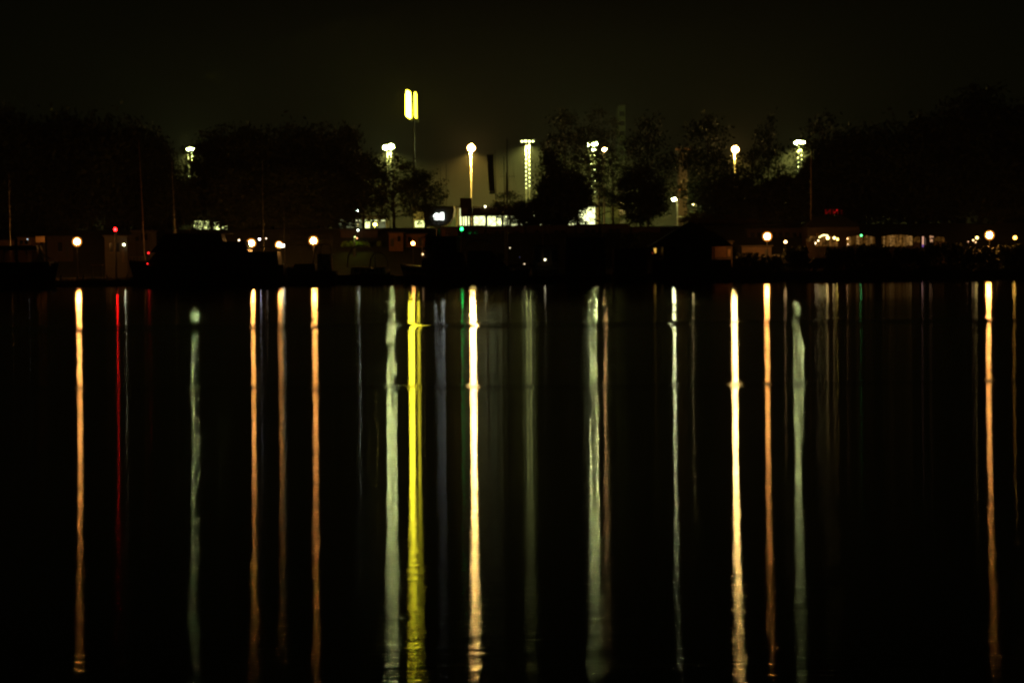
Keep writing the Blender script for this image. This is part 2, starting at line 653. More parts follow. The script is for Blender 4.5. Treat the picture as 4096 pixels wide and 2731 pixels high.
FY = 455
k_ = M(FY)
flood_mast(1556, 589, FY, 900, [(-14 * k_, -.1, 300, .60), (8 * k_, 0.1, 420, .72)], 'floodlight mast with a brilliant double head left of the yellow sign pole', 1, 150000, nm='fa')
flood_mast(2110, 566, FY, 760, [(-1.3, 0, 2.2, .3), (-.45, 0.05, 3, .34), (.45, 0.0, 3, .3), (1.3, 0, 1.6, .3)], 'slim floodlight mast dotted with step lights, clear against the glow', 22, 190000, nm='fb')
flood_mast(2372, 578, FY, 790, [(-17 * k_, 0, 500, .5), (8 * k_, 0.1, 800, .62), (2 * k_, -1.2, 60, .45)], 'floodlight mast with twin heads seen over the round central tree', 9, 310000, nm='fc')
flood_mast(3200, 571, FY, 705, [(-14 * k_, 0, 200, .5), (0, 0.15, 90, .42), (14 * k_, 0, 110, .4)], 'floodlight mast with step lights in the right-hand woods', 13, 360000, nm='fd')
flood_mast(760, 598, FY, 800, [(-6 * k_, 0, 200, .45), (10 * k_, 0.05, 620, .52)], 'floodlight mast shining through leaves in the left woods', 2, 90000, nm='fe')
flood_mast(3367, 582, FY + 60, 640, [(0, 0, 3, .2)], 'small far floodlight mast almost lost in the right-hand trees', 4, 3000, nm='ff')
flood_mast(1267, 583, FY + 60, 680, [(0, 0, 2.5, .2)], 'far floodlight mast glinting in the dark woods left of the brilliant one', 4, 0, nm='fg')
flood_mast(3878, 622, FY + 60, 660, [(0, 0, 1.2, .16)], 'faint far floodlight mast in the rightmost trees', 1, 0, nm='fh')

# red and green port beacons


def beacon(px, py, Y, col, I, nm, label):
    c = at(px, py, Y)
    t = thing('port_beacon', (c.x, c.y, -0.6), label, 'beacon', 'port beacons')
    MB().tube([(c.x, c.y, -0.6), (c.x, c.y, c.z - .28)], [0.16, 0.1], 8).build('post', m_dark, t)
    MB().box(c.x - .3, c.x + .3, c.y - .2, c.y + .2, c.z - .42, c.z - .28).build('platform', m_dark, t)
    MB().ball(c, 0.18, 8, 5, 1.2).build('lantern', lamp_mat(col, .18, I, nm), t)
    MB().tube([(c.x, c.y, c.z + .2), (c.x, c.y, c.z + .3)], [.14, .04], 8).build('lantern_cap', m_dark, t)
    for s in (-.25, .25):
        MB().tube([(c.x + s, c.y, c.z - .28), (c.x + s, c.y, c.z - .02)], .015, 4).build('guard_rail', m_dark, t)


beacon(461, 918, 253, (1, .006, .006), 5.0, 'red', 'tall dark post topped by a red harbour light')
beacon(1847, 916, 253, (.02, 1, .14), 1.5, 'green', 'tall dark post topped by a green harbour light')

# ------------------------------------------------------------------ trees


def crown_mesh(kind, seed, W_, H_, n_cl, leaves, leaf=0.5):
    rs = np.random.RandomState(seed)
    cs = []
    while len(cs) < n_cl:
        u = rs.rand(3) * 2 - 1
        z = (u[2] + 1) / 2
        if kind in ('round', 'lace'):
            rad = math.sqrt(max(0, 1 - abs(2 * z - .95) ** 2.4)) if z < .98 else 0
        elif kind == 'cone':
            rad = (1 - z) ** .62 * min(1, z * 8) * (0.85 + .15 * math.sin(z * 25))
        elif kind == 'tall':
            rad = (math.sin(math.pi * min(1, z * .93 + .05)) ** .55) * .9
        else:
            rad = math.sqrt(max(0, 1 - abs(2 * z - .9) ** 2)) if z < .95 else .1
        d = math.hypot(u[0], u[1])
        if d > rad:
            continue
        if kind != 'wispy' and d < rad * 0.35 and rs.rand() < .5:
            continue
        cs.append((u[0] * W_ / 2, u[1] * W_ / 2, z * H_))
    cs = np.array(cs)
    N = n_cl * leaves
    sp = {'lace': .95, 'round': 1.25, 'cone': 1.0, 'tall': 1.15, 'wispy': .95}[kind]
    cen = np.repeat(cs, leaves, axis=0) + rs.normal(0, 1, (N, 3)) * np.array([sp, sp, sp * .75])
    a = rs.normal(0, 1, (N, 3))
    a /= np.linalg.norm(a, axis=1)[:, None]
    b_ = np.cross(a, rs.normal(0, 1, (N, 3)))
    b_ /= np.linalg.norm(b_, axis=1)[:, None]
    s = leaf * (0.5 + rs.rand(N))[:, None]
    q = np.stack([cen - a * s, cen + b_ * s * .45, cen + a * s, cen - b_ * s * .45], 1).reshape(-1, 3)
    me = bpy.data.meshes.new('crown')
    me.vertices.add(N * 4)
    me.vertices.foreach_set('co', q.astype('f').ravel())
    me.loops.add(N * 4)
    me.loops.foreach_set('vertex_index', np.arange(N * 4, dtype=np.int32))
    me.polygons.add(N)
    me.polygons.foreach_set('loop_start', np.arange(0, N * 4, 4, dtype=np.int32))
    me.polygons.foreach_set('loop_total', np.full(N, 4, dtype=np.int32))
    me.update(calc_edges=True)
    me.validate()
    me.materials.append(m_leaf)
    return me, cs


BASE = {}


def tree_base(kind, seed):
    key = (kind, seed)
    if key in BASE:
        return BASE[key]
    dims = {'round': (14, 19, 120, 95, .42), 'cone': (11, 16, 110, 90, .36), 'tall': (9, 22, 100, 75, .38), 'wispy': (12, 20, 80, 45, .34), 'lace': (13, 17, 95, 48, .34)}[kind]
    me, cs = crown_mesh(kind, seed, *dims)
    rs = random.Random(seed)
    t = MB()
    H = dims[1]
    pts = [(0, 0, -1.5), (0.05, 0, 1), (.15, .05, H * .35), (-.1, 0, H * .65), (.1, .1, H * .93)]
    t.tube(pts, [.42, .36, .27, .16, .04], 7)
    for i in range(22):
        c = cs[rs.randrange(len(cs))]
        z0 = min(c[2] * .75, H * .8)
        t.tube([(0, 0, z0), (c[0] * .45, c[1] * .45, z0 + (c[2] - z0) * .6), (c[0], c[1], c[2])], [.13, .08, .025], 5)
    me2 = bpy.data.meshes.new('trunk')
    me2.from_pydata([tuple(v) for v in t.v], [], t.f)
    me2.materials.append(m_bark)
    BASE[key] = (me, me2, dims)
    return BASE[key]


def tree(px, top, wpx, Y, kind, seed, label, leafmat=None, group='trees on the dyke', base_z=None, lift=0.0):
    p = at(px, top, Y)
    g = gz(Y) if base_z is None else base_z
    me, me2, dims = tree_base(kind, seed)
    h = p.z - g
    t = thing('tree', (p.x, Y, g - .1), label, 'tree', group)
    sz = h / (dims[1] * 1.04)
    sx_ = wpx * M(Y) / dims[0]
    a = random.random() * 6.28
    for nm, mesh in (('crown', me), ('trunk', me2)):
        li = lift if nm == 'crown' else 0
        ob = bpy.data.objects.new(nm, mesh)
        COL.objects.link(ob)
        ob.parent = t
        ob.scale = (sx_, sx_, sz * (1 - li))
        ob.location.z = h * li
        ob.rotation_euler.z = a
        if nm == 'crown' and leafmat:
            ob.material_slots[0].link = 'OBJECT'
            ob.material_slots[0].material = leafmat
    return t


TREES = [
    # px, top, width, Y, kind, seed, label
    (40, 412, 330, 300, 'round', 1, 'huge dark tree at the left edge of the wooded bank'),
    (225, 420, 320, 303, 'round', 2, 'huge dark round tree behind the orange lamp on the left'),
    (420, 405, 340, 300, 'round', 3, 'tallest dark tree of the left wood, rising behind the red beacon'),
    (545, 470, 240, 304, 'round', 1, 'dark tree on the right shoulder of the left wood'),
    (640, 560, 200, 298, 'round', 2, 'low dark tree filling the dip left of the leaf-screened floodlight'),
    (765, 545, 150, 300, 'wispy', 4, 'loose thin tree in front of the left leaf-screened floodlight', 0.1),
    (840, 520, 170, 306, 'tall', 5, 'narrow dark tree right of the leaf-screened floodlight', 0.15),
    (705, 700, 220, 294, 'round', 6, 'low bushy tree above the lit glass hall on the left', 0.16),
    (950, 480, 240, 303, 'round', 7, 'dark tree over the left end of the long yacht\'s lamps'),
    (1080, 450, 300, 300, 'round', 3, 'tall dark tree with a rounded peak over the middle orange lamp'),
    (1215, 490, 240, 304, 'round', 6, 'dark tree over the right lamp of the yacht\'s row'),
    (1340, 478, 250, 302, 'round', 7, 'dark tree left of the brilliant double floodlight'),
    (980, 640, 320, 294, 'round', 2, 'low dark tree filling the bank behind the long yacht'),
    (1180, 640, 320, 294, 'round', 1, 'low dark tree behind the railed boat'),
    (1450, 590, 220, 298, 'lace', 8, 'leafy tree directly below the brilliant double floodlight', 0.12),
    (1572, 602, 240, 297, 'lace', 9, 'broad central tree with light glinting through its leaves', 0.14),
    (1700, 655, 170, 299, 'lace', 8, 'leafy tree with a stepped right edge beside the white sign', 0.1),
    (1290, 660, 200, 294, 'lace', 6, 'low dark tree left of the white pole lamp', 0.1),
    (2040, 745, 150, 292, 'wispy', 10, 'small twiggy tree right of the hanging banner'),
    (2120, 790, 150, 293, 'round', 9, 'low rounded bush-like tree below the step-lit mast', 0),
    (2205, 590, 200, 296, 'cone', 11, 'big dark cone-shaped tree before the lit hall', 0),
    (2262, 650, 200, 294, 'round', 3, "big round dark tree overlapping the lit hall's right part", 0),
    (2308, 560, 150, 318, 'wispy', 12, 'thin see-through tree below the twin floodlight', 0.28),
    (2452, 585, 170, 316, 'wispy', 4, 'thin see-through tree below the small orange high lamp', 0.3),
    (2260, 400, 190, 330, 'wispy', 10, 'very tall faint poplar left of the twin floodlight', 0.35),
    (2395, 395, 170, 332, 'wispy', 12, 'very tall faint poplar behind the twin floodlight', 0.4),
    (2562, 650, 190, 298, 'round', 7, 'dark round tree left of the bright green-white street lamp', 0.05),
    (2590, 410, 220, 326, 'wispy', 4, 'tall loose tree left of the dim arch sign tower', 0.15),
    (2860, 600, 240, 310, 'wispy', 12, 'loose tree under the tall yellow lamp among the trees', 0.2),
    (2830, 410, 260, 330, 'wispy', 10, 'tall faint tree left of the tall yellow lamp'),
    (3010, 560, 200, 312, 'wispy', 4, 'loose tree just right of the tall yellow lamp'),
    (2930, 700, 330, 300, 'round', 1, 'dark tree massed behind the boathouse lamp', 0),
    (3075, 410, 150, 326, 'wispy', 5, 'tall dark tree between the yellow lamp and the right floodlight', 0),
    (3195, 620, 200, 308, 'wispy', 12, 'thin tree below the right-hand floodlight mast', 0.2),
    (3130, 690, 280, 298, 'round', 2, 'dark tree behind the bare flagpole on the right'),
    (3330, 560, 260, 300, 'round', 6, 'dark tree above the red letters'),
    (3290, 400, 240, 326, 'wispy', 4, 'tall faint tree right of the right-hand floodlight mast'),
    (3480, 440, 320, 300, 'round', 3, 'huge dark tree over the green terrace light'),
    (3640, 500, 300, 298, 'round', 7, 'dark tree over the row of glimmering terrace posts'),
    (3790, 400, 330, 300, 'round', 1, 'huge dark tree over the vertical light tube'),
    (3930, 340, 300, 304, 'tall', 5, 'highest dark tree behind the rightmost bright quay lamp'),
    (4050, 380, 330, 300, 'round', 2, 'huge dark tree at the right edge of the wooded bank'),
]
for a in TREES:
    tree(*a[:7], lift=a[7] if len(a) > 7 else 0)
for a in ((2790, 845, 130, 296, 'round', 9, 'small yellow-leaved tree lit by the street lamp above the boathouse'),
          (2900, 850, 120, 297, 'round', 8, 'small yellow-leaved tree right of the pale street lamp pole'),
          (2975, 868, 120, 296, 'round', 9, 'small reddish autumn tree glowing left of the right boathouse lamp')):
    tree(*a, leafmat=m_leaf2, group='small autumn trees on the dyke')


# ------------------------------------------------------------------ buildings on the plateau


def pbox(px0, px1, py0, py1, Y, depth, base=None):
    """world extents of something that shows between these photograph pixels, standing at Y"""
    a = at(px0, py0, Y)
    c = at(px1, py1, Y)
    z0 = c.z if base is None else base
    return a.x, c.x, Y, Y + depth, z0, a.z


def wall_x(px, Y):
    return at(px, 950, Y).x


# -- the long lit hall
HY = 385
G0 = gz(HY)
zt = at(2100, 830, HY).z
xl, xr = wall_x(1830, HY), wall_x(2391, HY)
hall = thing('lit_hall', ((xl + xr) / 2, HY + 8, G0), 'long low hall with a glowing pale facade behind the gantry', 'building')
MB().box(xl + .3, xr - .3, HY + 2.2, HY + 20, G0 - .3, zt).build('wall', m_grey, hall)
MB().box(xl - .4, xr + .4, HY - .7, HY + 20.5, zt + .02, zt + .35).build('roof', m_roof, hall)
m_hall = lit_pane('lit hall glazing', (.88, .93, .42), 2.4, 3.4, .25)
NP = 14
for i in range(NP):
    x0 = xl + .5 + (xr - xl - 1.0) * i / NP
    x1 = xl + .5 + (xr - xl - 1.0) * (i + 1) / NP
    MB().box(x0 + .03, x1 - .03, HY + .5, HY + .56, G0 + .3, zt - .05).build('window_pane', m_hall, hall)
    MB().box(x0 - .02, x0 + .02, HY + .46, HY + .6, G0, zt - .03).build('mullion', m_pole, hall)
for s, x in ((-1, xl), (1, xr)):
    b0, b1 = (x, x + .45) if s < 0 else (x - .45, x)
    MB().hexa([(b0 - s * -.5, HY, G0), (b1 - s * -.5, HY, G0), (b1 - s * -.5, HY + .7, G0), (b0 - s * -.5, HY + .7, G0),
               (b0, HY, zt), (b1, HY, zt), (b1, HY + .7, zt), (b0, HY + .7, zt)]).build('end_fin', mat('pale fin', (.5, .55, .3), .6), hall)

# -- dim green wings either side
m_wing = mat('green metal cladding', (.20, .26, .10), .7)
for p0, p1, pt, lab in ((1700, 1826, 838, 'low green clad wing at the left end of the lit hall'), (2396, 2480, 828, 'low green clad wing at the right end of the lit hall')):
    x0, x1 = wall_x(p0, HY + 3), wall_x(p1, HY + 3)
    z1 = at(p0, pt, HY + 3).z
    t = thing('hall_wing', ((x0 + x1) / 2, HY + 6, G0), lab, 'building', 'wings of the lit hall')
    MB().box(x0, x1, HY + 3, HY + 14, G0, z1).build('wall', m_wing, t)
    MB().box(x0 - .2, x1 + .2, HY + 2.8, HY + 14, z1 + .01, z1 + .25).build('roof', m_roof, t)
    MB().box(x0 + .1, x1 - .1, HY + 2.9, HY + 2.97, G0 + .05, G0 + (z1 - G0) * .62).build('dark_skirt_panel', mat('dark green cladding', (.09, .14, .06), .7), t)
    MB().box(x0 + (x1 - x0) * .45, x0 + (x1 - x0) * .6, HY + 2.86, HY + 2.9, G0, G0 + 2.3).build('door', m_dark, t)

# -- canopy with inclined underside carrying the white sign
CY = 330
def cp(px, py):
    return at(px, py, CY)
poly = [(cp(1690, 832).x, cp(1690, 832).z), (cp(1818, 832).x, cp(1818, 832).z), (cp(1812, 868).x, cp(1812, 868).z),
        (cp(1800, 890).x, cp(1800, 890).z), (cp(1775, 903).x, cp(1775, 903).z), (cp(1700, 903).x, cp(1700, 903).z)]
can = thing('sign_canopy', (cp(1750, 832).x, CY + 3, gz(CY)), 'dark rounded canopy building carrying a brilliant white sign', 'building')
MB().prism(poly[::-1], CY, CY + 8).build('canopy_body', m_dark, can)
MB().box(cp(1735, 900).x, cp(1765, 900).x, CY + 1, CY + 6, gz(CY) - .2, cp(1700, 903).z - .01).build('wall', mat('grey block wall', (.25, .26, .22), .8), can)
MB().box(cp(1695, 832).x, cp(1814, 832).x, CY + .2, CY + 7.8, cp(1700, 832).z + .01, cp(1700, 832).z + .3).build('roof_edge', m_roof, can)
sg = MB()
a, c = cp(1733, 860), cp(1775, 879)
sg.box(a.x, c.x, CY - .25, CY - .05, c.z, a.z)
so = sg.build('illuminated_sign', glow('white sign light', (.92, 1, .90), 7), can)
sl = MB()
for p0, p1, pt in ((1735, 1741, 857), (1743, 1750, 853), (1753, 1758, 856), (1761, 1774, 851)):
    sl.box(cp(p0, 800).x, cp(p1, 800).x, CY - .22, CY - .08, a.z + .004, cp(p0, pt).z)
sl.build('raised_sign_shapes', glow('white sign light', (.92, 1, .90), 7), can)
nb = MB()
for k, p0 in enumerate((1691, 1697)):
    if k == 0:
        for (u0, u1, v0, v1) in ((0, 4, 921, 922.2), (0, 4, 926, 927.2), (3, 4.4, 921, 930), (0, 1.2, 926, 930)):
            nb.box(cp(p0 + u0, 900).x, cp(p0 + u1, 900).x, 300, 300.05, at(p0, v1, 300).z, at(p0, v0, 300).z)
    else:
        nb.box(at(p0 + 1, 900, 300).x, at(p0 + 3, 900, 300).x, 300, 300.05, at(p0, 930, 300).z, at(p0, 920, 300).z)

# -- second glass hall behind the left and central trees


def lit_block(p0, p1, pt, Y, strips, lab, panes=None, pane_mat=None, wallm=None):
    x0, x1 = wall_x(p0, Y), wall_x(p1, Y)
    z1 = at(p0, pt, Y).z
    g = gz(Y)
    t = thing('lit_building', ((x0 + x1) / 2, Y + 5, g), lab, 'building')
    MB().box(x0, x1, Y, Y + 10, g - .2, z1).build('wall', wallm or mat('grey green render', (.22, .25, .16), .8), t)
    MB().box(x0 - .3, x1 + .3, Y - .5, Y + 10.3, z1 + .01, z1 + .3).build('roof', m_roof, t)
    for (q0, q1, r0, r1, mm, nm) in strips:
        a, c = at(q0, r0, Y), at(q1, r1, Y)
        MB().box(a.x, c.x, Y - .08, Y - .01, c.z, a.z).build(nm, mm, t)
    return t


m_bright = lit_pane('bright lit glazing', (.88, .98, .34), 1.8, 3.5, .3)
m_mid = lit_pane('dim lit glazing', (.40, .46, .22), .15, .5, .6)
m_strip = glow('strip light', (.9, 1, .5), 2.0)
lit_block(765, 940, 880, 362, [(768 + i * 24, 790 + i * 24, 885, 922, m_bright, 'window_pane') for i in range(7)],
          'brightly lit low glass building glimpsed under the left trees')
lit_block(1350, 1545, 870, 372,
          [(1354 + i * 32, 1383 + i * 32, 888, 914, m_mid if i != 3 else m_bright, 'window_pane') for i in range(6)]
          + [(1356 + i * 32, 1381 + i * 32, 881, 883.5, m_strip, 'strip_light') for i in range(6)]
          + [(1356 + i * 32, 1381 + i * 32, 915.5, 918.5, m_strip, 'strip_light') for i in range(6)],
          'grey green glass building with strip lights behind the central trees')
lit_block(1655, 1712, 835, 368, [(1660, 1677, 884, 908, m_bright, 'window_pane'), (1679, 1708, 884, 908, m_bright, 'window_pane')],
          'grey building with one yellow-green lit window left of the white sign')

# -- gantry with dark box, beam and braced legs
GY = 300


def gp(px, py, dy=0):
    return at(px, py, GY + dy)


gan = thing('gantry', (gp(1960, 900).x, GY, gz(GY)), 'dark steel gantry with a tall box, beam and braced legs before the lit hall', 'gantry')
m_gan = mat('rust brown steel', (.035, .02, .014), .7)


def gbox(p0, p1, y0, y1, nm, m=m_gan, d0=0, d1=3):
    a, c = gp(p0, y0), gp(p1, y1)
    return MB().box(a.x, c.x, GY + d0, GY + d1, c.z, a.z).build(nm, m, gan)


gbox(1840, 1887, 793, 831.8, 'upper_box')
gbox(1841, 1869, 832, 865, 'control_cabin', mat('olive cabin', (.09, .085, .03), .7), .1, 2.8)
gbox(1869.5, 1888, 832, 865, 'machine_box', m_gan, .2, 2.8)
gbox(1889, 2130, 831, 862, 'beam', m_gan, .3, 2.4)
gl_ = at(1841, 866, GY)
for px, wd in ((1848, 2.5), (1857, 2), (1869, 3), (1880, 3), (1891, 3.5), (1945, 5), (2010, 5), (2075, 5)):
    a = gp(px, 862)
    MB().box(a.x - wd * .04, a.x + wd * .04, GY + 1, GY + 1.25, gz(GY) - .1, a.z - .01).build('leg', m_gan, gan)
for (p0, q0, p1, q1) in ((1860, 872, 1925, 908), (1880, 866, 1935, 908), (1896, 866, 1940, 908), (1942, 864, 1905, 908), (1908, 864, 1945, 904), (1868, 864, 1890, 890), (1950, 864, 2005, 908), (2008, 864, 1950, 908), (1870, 899, 1912, 899)):
    MB().tube([gp(p0, q0, 1.5), gp(p1, q1, 1.5)], .05, 4).build('brace', m_gan, gan)
lad = MB()
for s in (-.25, .25):
    b0 = gp(1851, 866)
    lad.tube([(b0.x + s, GY + .6, gz(GY)), (b0.x + s, GY + .6, b0.z)], .02, 4)
for k in range(8):
    lad.tube([(b0.x - .25, GY + .6, gz(GY) + .2 + k * .3), (b0.x + .25, GY + .6, gz(GY) + .2 + k * .3)], .015, 4)
lad.build('ladder', m_gan, gan)
p = gp(1941, 826)
MB().ball(p, .12, 6, 4).build('lamp', glow('gantry lamp', (1, .95, .55), 14), gan)
MB().tube([(p.x, p.y + .3, p.z - .4), (p.x, p.y + .1, p.z - .1)], .03, 5).build('lamp_stalk', m_gan, gan)

# -- yellow twin-arch pylon and the dim arch tower


def arches(org, ux, w, h, r, depth, n_=14):
    """two tall arches side by side, made of a flat bar; ux = direction along the sign face"""
    mb = MB()
    nx = Vector((-ux.y, ux.x, 0))
    for k in range(2):
        path = []
        for i in range(n_ + 1):
            t = i / n_
            a_ = math.pi * (1 - t)
            u = (k + .5) * w / 2 + math.cos(a_) * (w / 4) * (1 if 1 else 0)
            z = h * (max(0, math.sin(a_)) ** .42)
            path.append((u, z))
        for i in range(n_):
            (u0, z0), (u1, z1) = path[i], path[i + 1]
            d = Vector((u1 - u0, z1 - z0)).normalized()
            q = Vector((-d.y, d.x)) * r
            P = []
            for dd in (0, depth):
                for (u, z, s) in ((u0, z0, -1), (u1, z1, -1), (u1, z1, 1), (u0, z0, 1)):
                    v = org + ux * (u + q.x * s) + Vector((0, 0, z + q.y * s)) + nx * dd
                    P.append(v)
            mb.hexa(P)
    return mb


PY = 405
top, bot = at(1636, 366, PY).z, at(1636, 466, PY).z
pyl = thing('sign_pylon', (at(1650, 400, PY).x, PY + 3, gz(PY)), 'tall pylon with glowing yellow arches seen almost edge-on', 'sign')
px_, py_ = at(1650, 400, PY).x, PY
MB().tube([(px_, PY + 3, gz(PY)), (px_, PY + 3, bot - .6)], [.38, .26], 10).build('pole', m_black, pyl)
MB().box(px_ + .12, px_ + .22, PY + .5, PY + 5, bot - .6, top - .6).build('sign_box', m_dark, pyl)
m_arch = glow('yellow arch light', (1, .88, .035), 45)
aw = 5.6
ang = math.asin((6 * M(PY)) / aw)
ux = Vector((math.sin(ang), math.cos(ang), 0))
arches(Vector((at(1632.5, 400, PY).x, PY - .2, bot)), ux, aw, top - bot, .3, .50).build('arch_sign', m_arch, pyl)
ang2 = math.asin((-1 * M(PY)) / aw)
ux2 = Vector((math.sin(ang2), math.cos(ang2), 0))
arches(Vector((at(1663.5, 400, PY).x, PY - .2, bot)), ux2, aw, top - bot - .25, .17, .34).build('arch_sign', glow('yellow arch light dimmer', (1, .84, .035), 12), pyl)
MB().box(px_ - .9, px_ + 1.05, PY + .9, PY + 6.2, bot - .75, bot - .45).build('sign_bracket', m_dark, pyl)

TY = 350
x0, x1, _, _, _, z1 = pbox(2708, 2752, 600, 700, TY, 3)
tw = thing('arch_sign_tower', ((x0 + x1) / 2, TY + 1, gz(TY)), 'slim brown tower bearing a small dim yellow double arch', 'sign')
MB().box(x0 + .15, x1 - .15, TY, TY + 1.6, gz(TY), z1).build('tower_body', m_roof, tw)
MB().box(x0 - .2, x1 + .2, TY - .3, TY + 1.9, z1 + .01, z1 + .22).build('tower_cap', mat('rust cap', (.25, .12, .06), .7), tw)
MB().box(x0 + .3, x1 - .3, TY - .06, TY - .01, at(2730, 760, TY).z - .1, at(2730, 757, TY).z).build('ledge', mat('rust cap', (.25, .12, .06), .7), tw)
o_ = at(2715, 643, TY)
arches(Vector((o_.x + .1, TY - .12, o_.z)), Vector((1, 0, 0)), 1.35, at(2715, 617, TY).z - o_.z, .09, .08).build('arch_sign', glow('dim arch light', (1, .42, .04), .05, False), tw)

# -- tall slab tower far behind, its edge catching floodlight
BY = 520
x0, x1, _, _, _, z1 = pbox(2473, 2502, 425, 700, BY, 3)
tb = thing('tall_block', ((x0 + x1) / 2, BY + 6, gz(BY)), 'narrow tall tower block faintly green behind the right-hand trees', 'building')
m_tb = mat('pale green concrete', (.06, .075, .035), .8)
MB().box(x0, x1, BY, BY + 12, gz(BY), z1).build('wall', m_tb, tb)
for k in range(13):
    zz = gz(BY) + 2 + k * 2.7
    if zz < z1 - 1:
        MB().box(x0 + .25, x1 - .25, BY - .05, BY - .01, zz, zz + 1.2).build('window', m_glass, tb)
MB().box(x0 - .15, x0 + .12, BY - .35, BY - .06, gz(BY) + 2, z1 - .4).build('corner_pilaster', m_tb, tb)
MB().box(x0 - .2, x1 + .2, BY - .4, BY + 12, z1 + .01, z1 + .3).build('roof', m_roof, tb)

# ------------------------------------------------------------------ quayside buildings


def house(p0, p1, pt, Y, depth, lab, wallm, roof='flat', cat='shed', nm='shed', base=None, windows=(), overhang=.25, extra=None, group=None):
    x0, x1 = wall_x(p0, Y), wall_x(p1, Y)
    z1 = at((p0 + p1) / 2, pt, Y).z
    g = gz(Y) if base is None else base
    t = thing(nm, ((x0 + x1) / 2, Y + depth / 2, g), lab, cat, group)
    MB().box(x0, x1, Y, Y + depth, g - .15, z1).build('wall', wallm, t)
    if roof == 'flat':
        MB().box(x0 - overhang, x1 + overhang, Y - overhang, Y + depth + overhang, z1 + .01, z1 + .2).build('roof', m_roof, t)
    else:
        h = roof
        MB().hexa([(x0 - overhang, Y - overhang, z1 + .01), (x1 + overhang, Y - overhang, z1 + .01), (x1 + overhang, Y + depth + overhang, z1 + .01), (x0 - overhang, Y + depth + overhang, z1 + .01),
                   (x0 + h, Y + depth * .45, z1 + h), (x1 - h, Y + depth * .45, z1 + h), (x1 - h, Y + depth * .55, z1 + h), (x0 + h, Y + depth * .55, z1 + h)]).build('roof', m_roof, t)
    for (q0, q1, r0, r1, mm, wn) in windows:
        a, c = at(q0, r0, Y), at(q1, r1, Y)
        w = MB().box(a.x, c.x, Y - .10, Y - .01, c.z, a.z).build(wn, mm, t)
        if wn == 'window':
            MB().box(a.x - .06, c.x + .06, Y - .16, Y - .102, c.z - .1, c.z - .02).build('window_sill', m_wood, w)
    return t


m_lite = mat('pale cabin wall', (.03, .022, .014), .8)
house(418, 508, 947, 268, 6, 'pale two-part harbour office behind the red beacon post', m_lite, cat='office', nm='harbour_office',
      windows=[(438, 452, 972, 1008, m_glass, 'window'), (461, 478, 972, 1008, m_glass, 'window'), (486, 500, 968, 1050, m_brown, 'door'),
               (466, 508, 944, 946.5, mat('pale fascia', (.6, .45, .3), .6), 'fascia')])
p = at(496, 979, 267.6)
wl = MB().ball(p, .13, 6, 4).build('wall_lamp', glow('white wall lamp', (.95, 1, .6), 26))
tag(wl, 'small white lamp on the pale harbour office wall', 'lamp')
house(528, 600, 926, 274, 5, 'small pale hut on the bank right of the harbour office', mat('pale hut boards', (.06, .05, .035), .8), nm='hut', cat='hut',
      windows=[(540, 556, 945, 965, m_glass, 'window'), (568, 590, 936, 962, m_glass, 'window')])
house(70, 124, 950, 275, 5, 'low dark hut behind the cabin cruiser at the left edge', mat('paled hut wall', (.16, .10, .06), .8), nm='hut', cat='hut',  # wall colour paled so the cruiser windows glimmer
      windows=[(80, 92, 962, 978, m_glass, 'window'), (100, 112, 962, 978, m_glass, 'window')])
house(-90, 56, 962, 276, 5, 'added pale shed brightening the left cruiser windows', mat('paled hut wall', (.16, .10, .06), .8), nm='shed',  # shed added as a pale backdrop to brighten the cruiser windows
      windows=[(-60, -40, 985, 1050, m_dark, 'door'), (20, 34, 985, 1010, m_glass, 'window')])
house(188, 290, 948, 277, 6, 'long brown store behind the leftmost orange lamp', m_brown, nm='store', cat='store',
      windows=[(206, 218, 950, 960, m_lite, 'vent'), (232, 250, 970, 1005, m_glass, 'window'), (262, 276, 966, 1030, m_dark, 'door')])
house(1362, 1512, 922, 283, 3, 'long dark boarded wall building above the lit green hedge', m_brick, nm='boarded_store', cat='store', base=5.0,
      windows=[(1366 + i * 18, 1382 + i * 18, 926, 962, m_brown, 'wall_panel') for i in range(8)])
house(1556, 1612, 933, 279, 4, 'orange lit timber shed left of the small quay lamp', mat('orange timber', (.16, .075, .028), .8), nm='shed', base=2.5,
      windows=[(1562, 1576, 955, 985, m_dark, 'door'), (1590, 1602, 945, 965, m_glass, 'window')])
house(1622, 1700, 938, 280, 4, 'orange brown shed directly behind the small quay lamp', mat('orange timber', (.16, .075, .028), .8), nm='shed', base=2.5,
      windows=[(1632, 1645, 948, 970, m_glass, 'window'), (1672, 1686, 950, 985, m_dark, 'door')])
house(1762, 1832, 912, 282, 4, 'brown store under the white sign canopy', m_brown, nm='store', cat='store', base=4,
      windows=[(1768, 1782, 920, 945, mat('orange timber', (.16, .075, .028), .8), 'shutter'), (1800, 1815, 925, 950, m_dark, 'door')])
for i, (p0, p1, pt, lab) in enumerate(((1835, 1940, 907, 'long dark warehouse section directly under the gantry legs'),
                                       (1945, 2100, 908, 'long dark warehouse section under the right part of the gantry'),
                                       (2106, 2300, 906, 'long dark warehouse section below the big round tree'),
                                       (2306, 2396, 902, 'dark warehouse section under the lit hall\'s right end'),
                                       (2402, 2520, 900, 'dark warehouse section right of the thin dark post'),
                                       (2526, 2640, 912, 'dark warehouse section left of the boathouse roof'))):
    house(p0, p1, pt, 284, 4, lab, m_brick, nm='warehouse', cat='warehouse', base=3.5, overhang=.1, group='dark warehouses on the dyke foot',
          windows=[(p0 + 8 + j * 26, p0 + 24 + j * 26, pt + 16, pt + 36, m_glass if j % 3 else m_dark, 'window' if j % 3 else 'door') for j in range(int((p1 - p0 - 10) / 26))])
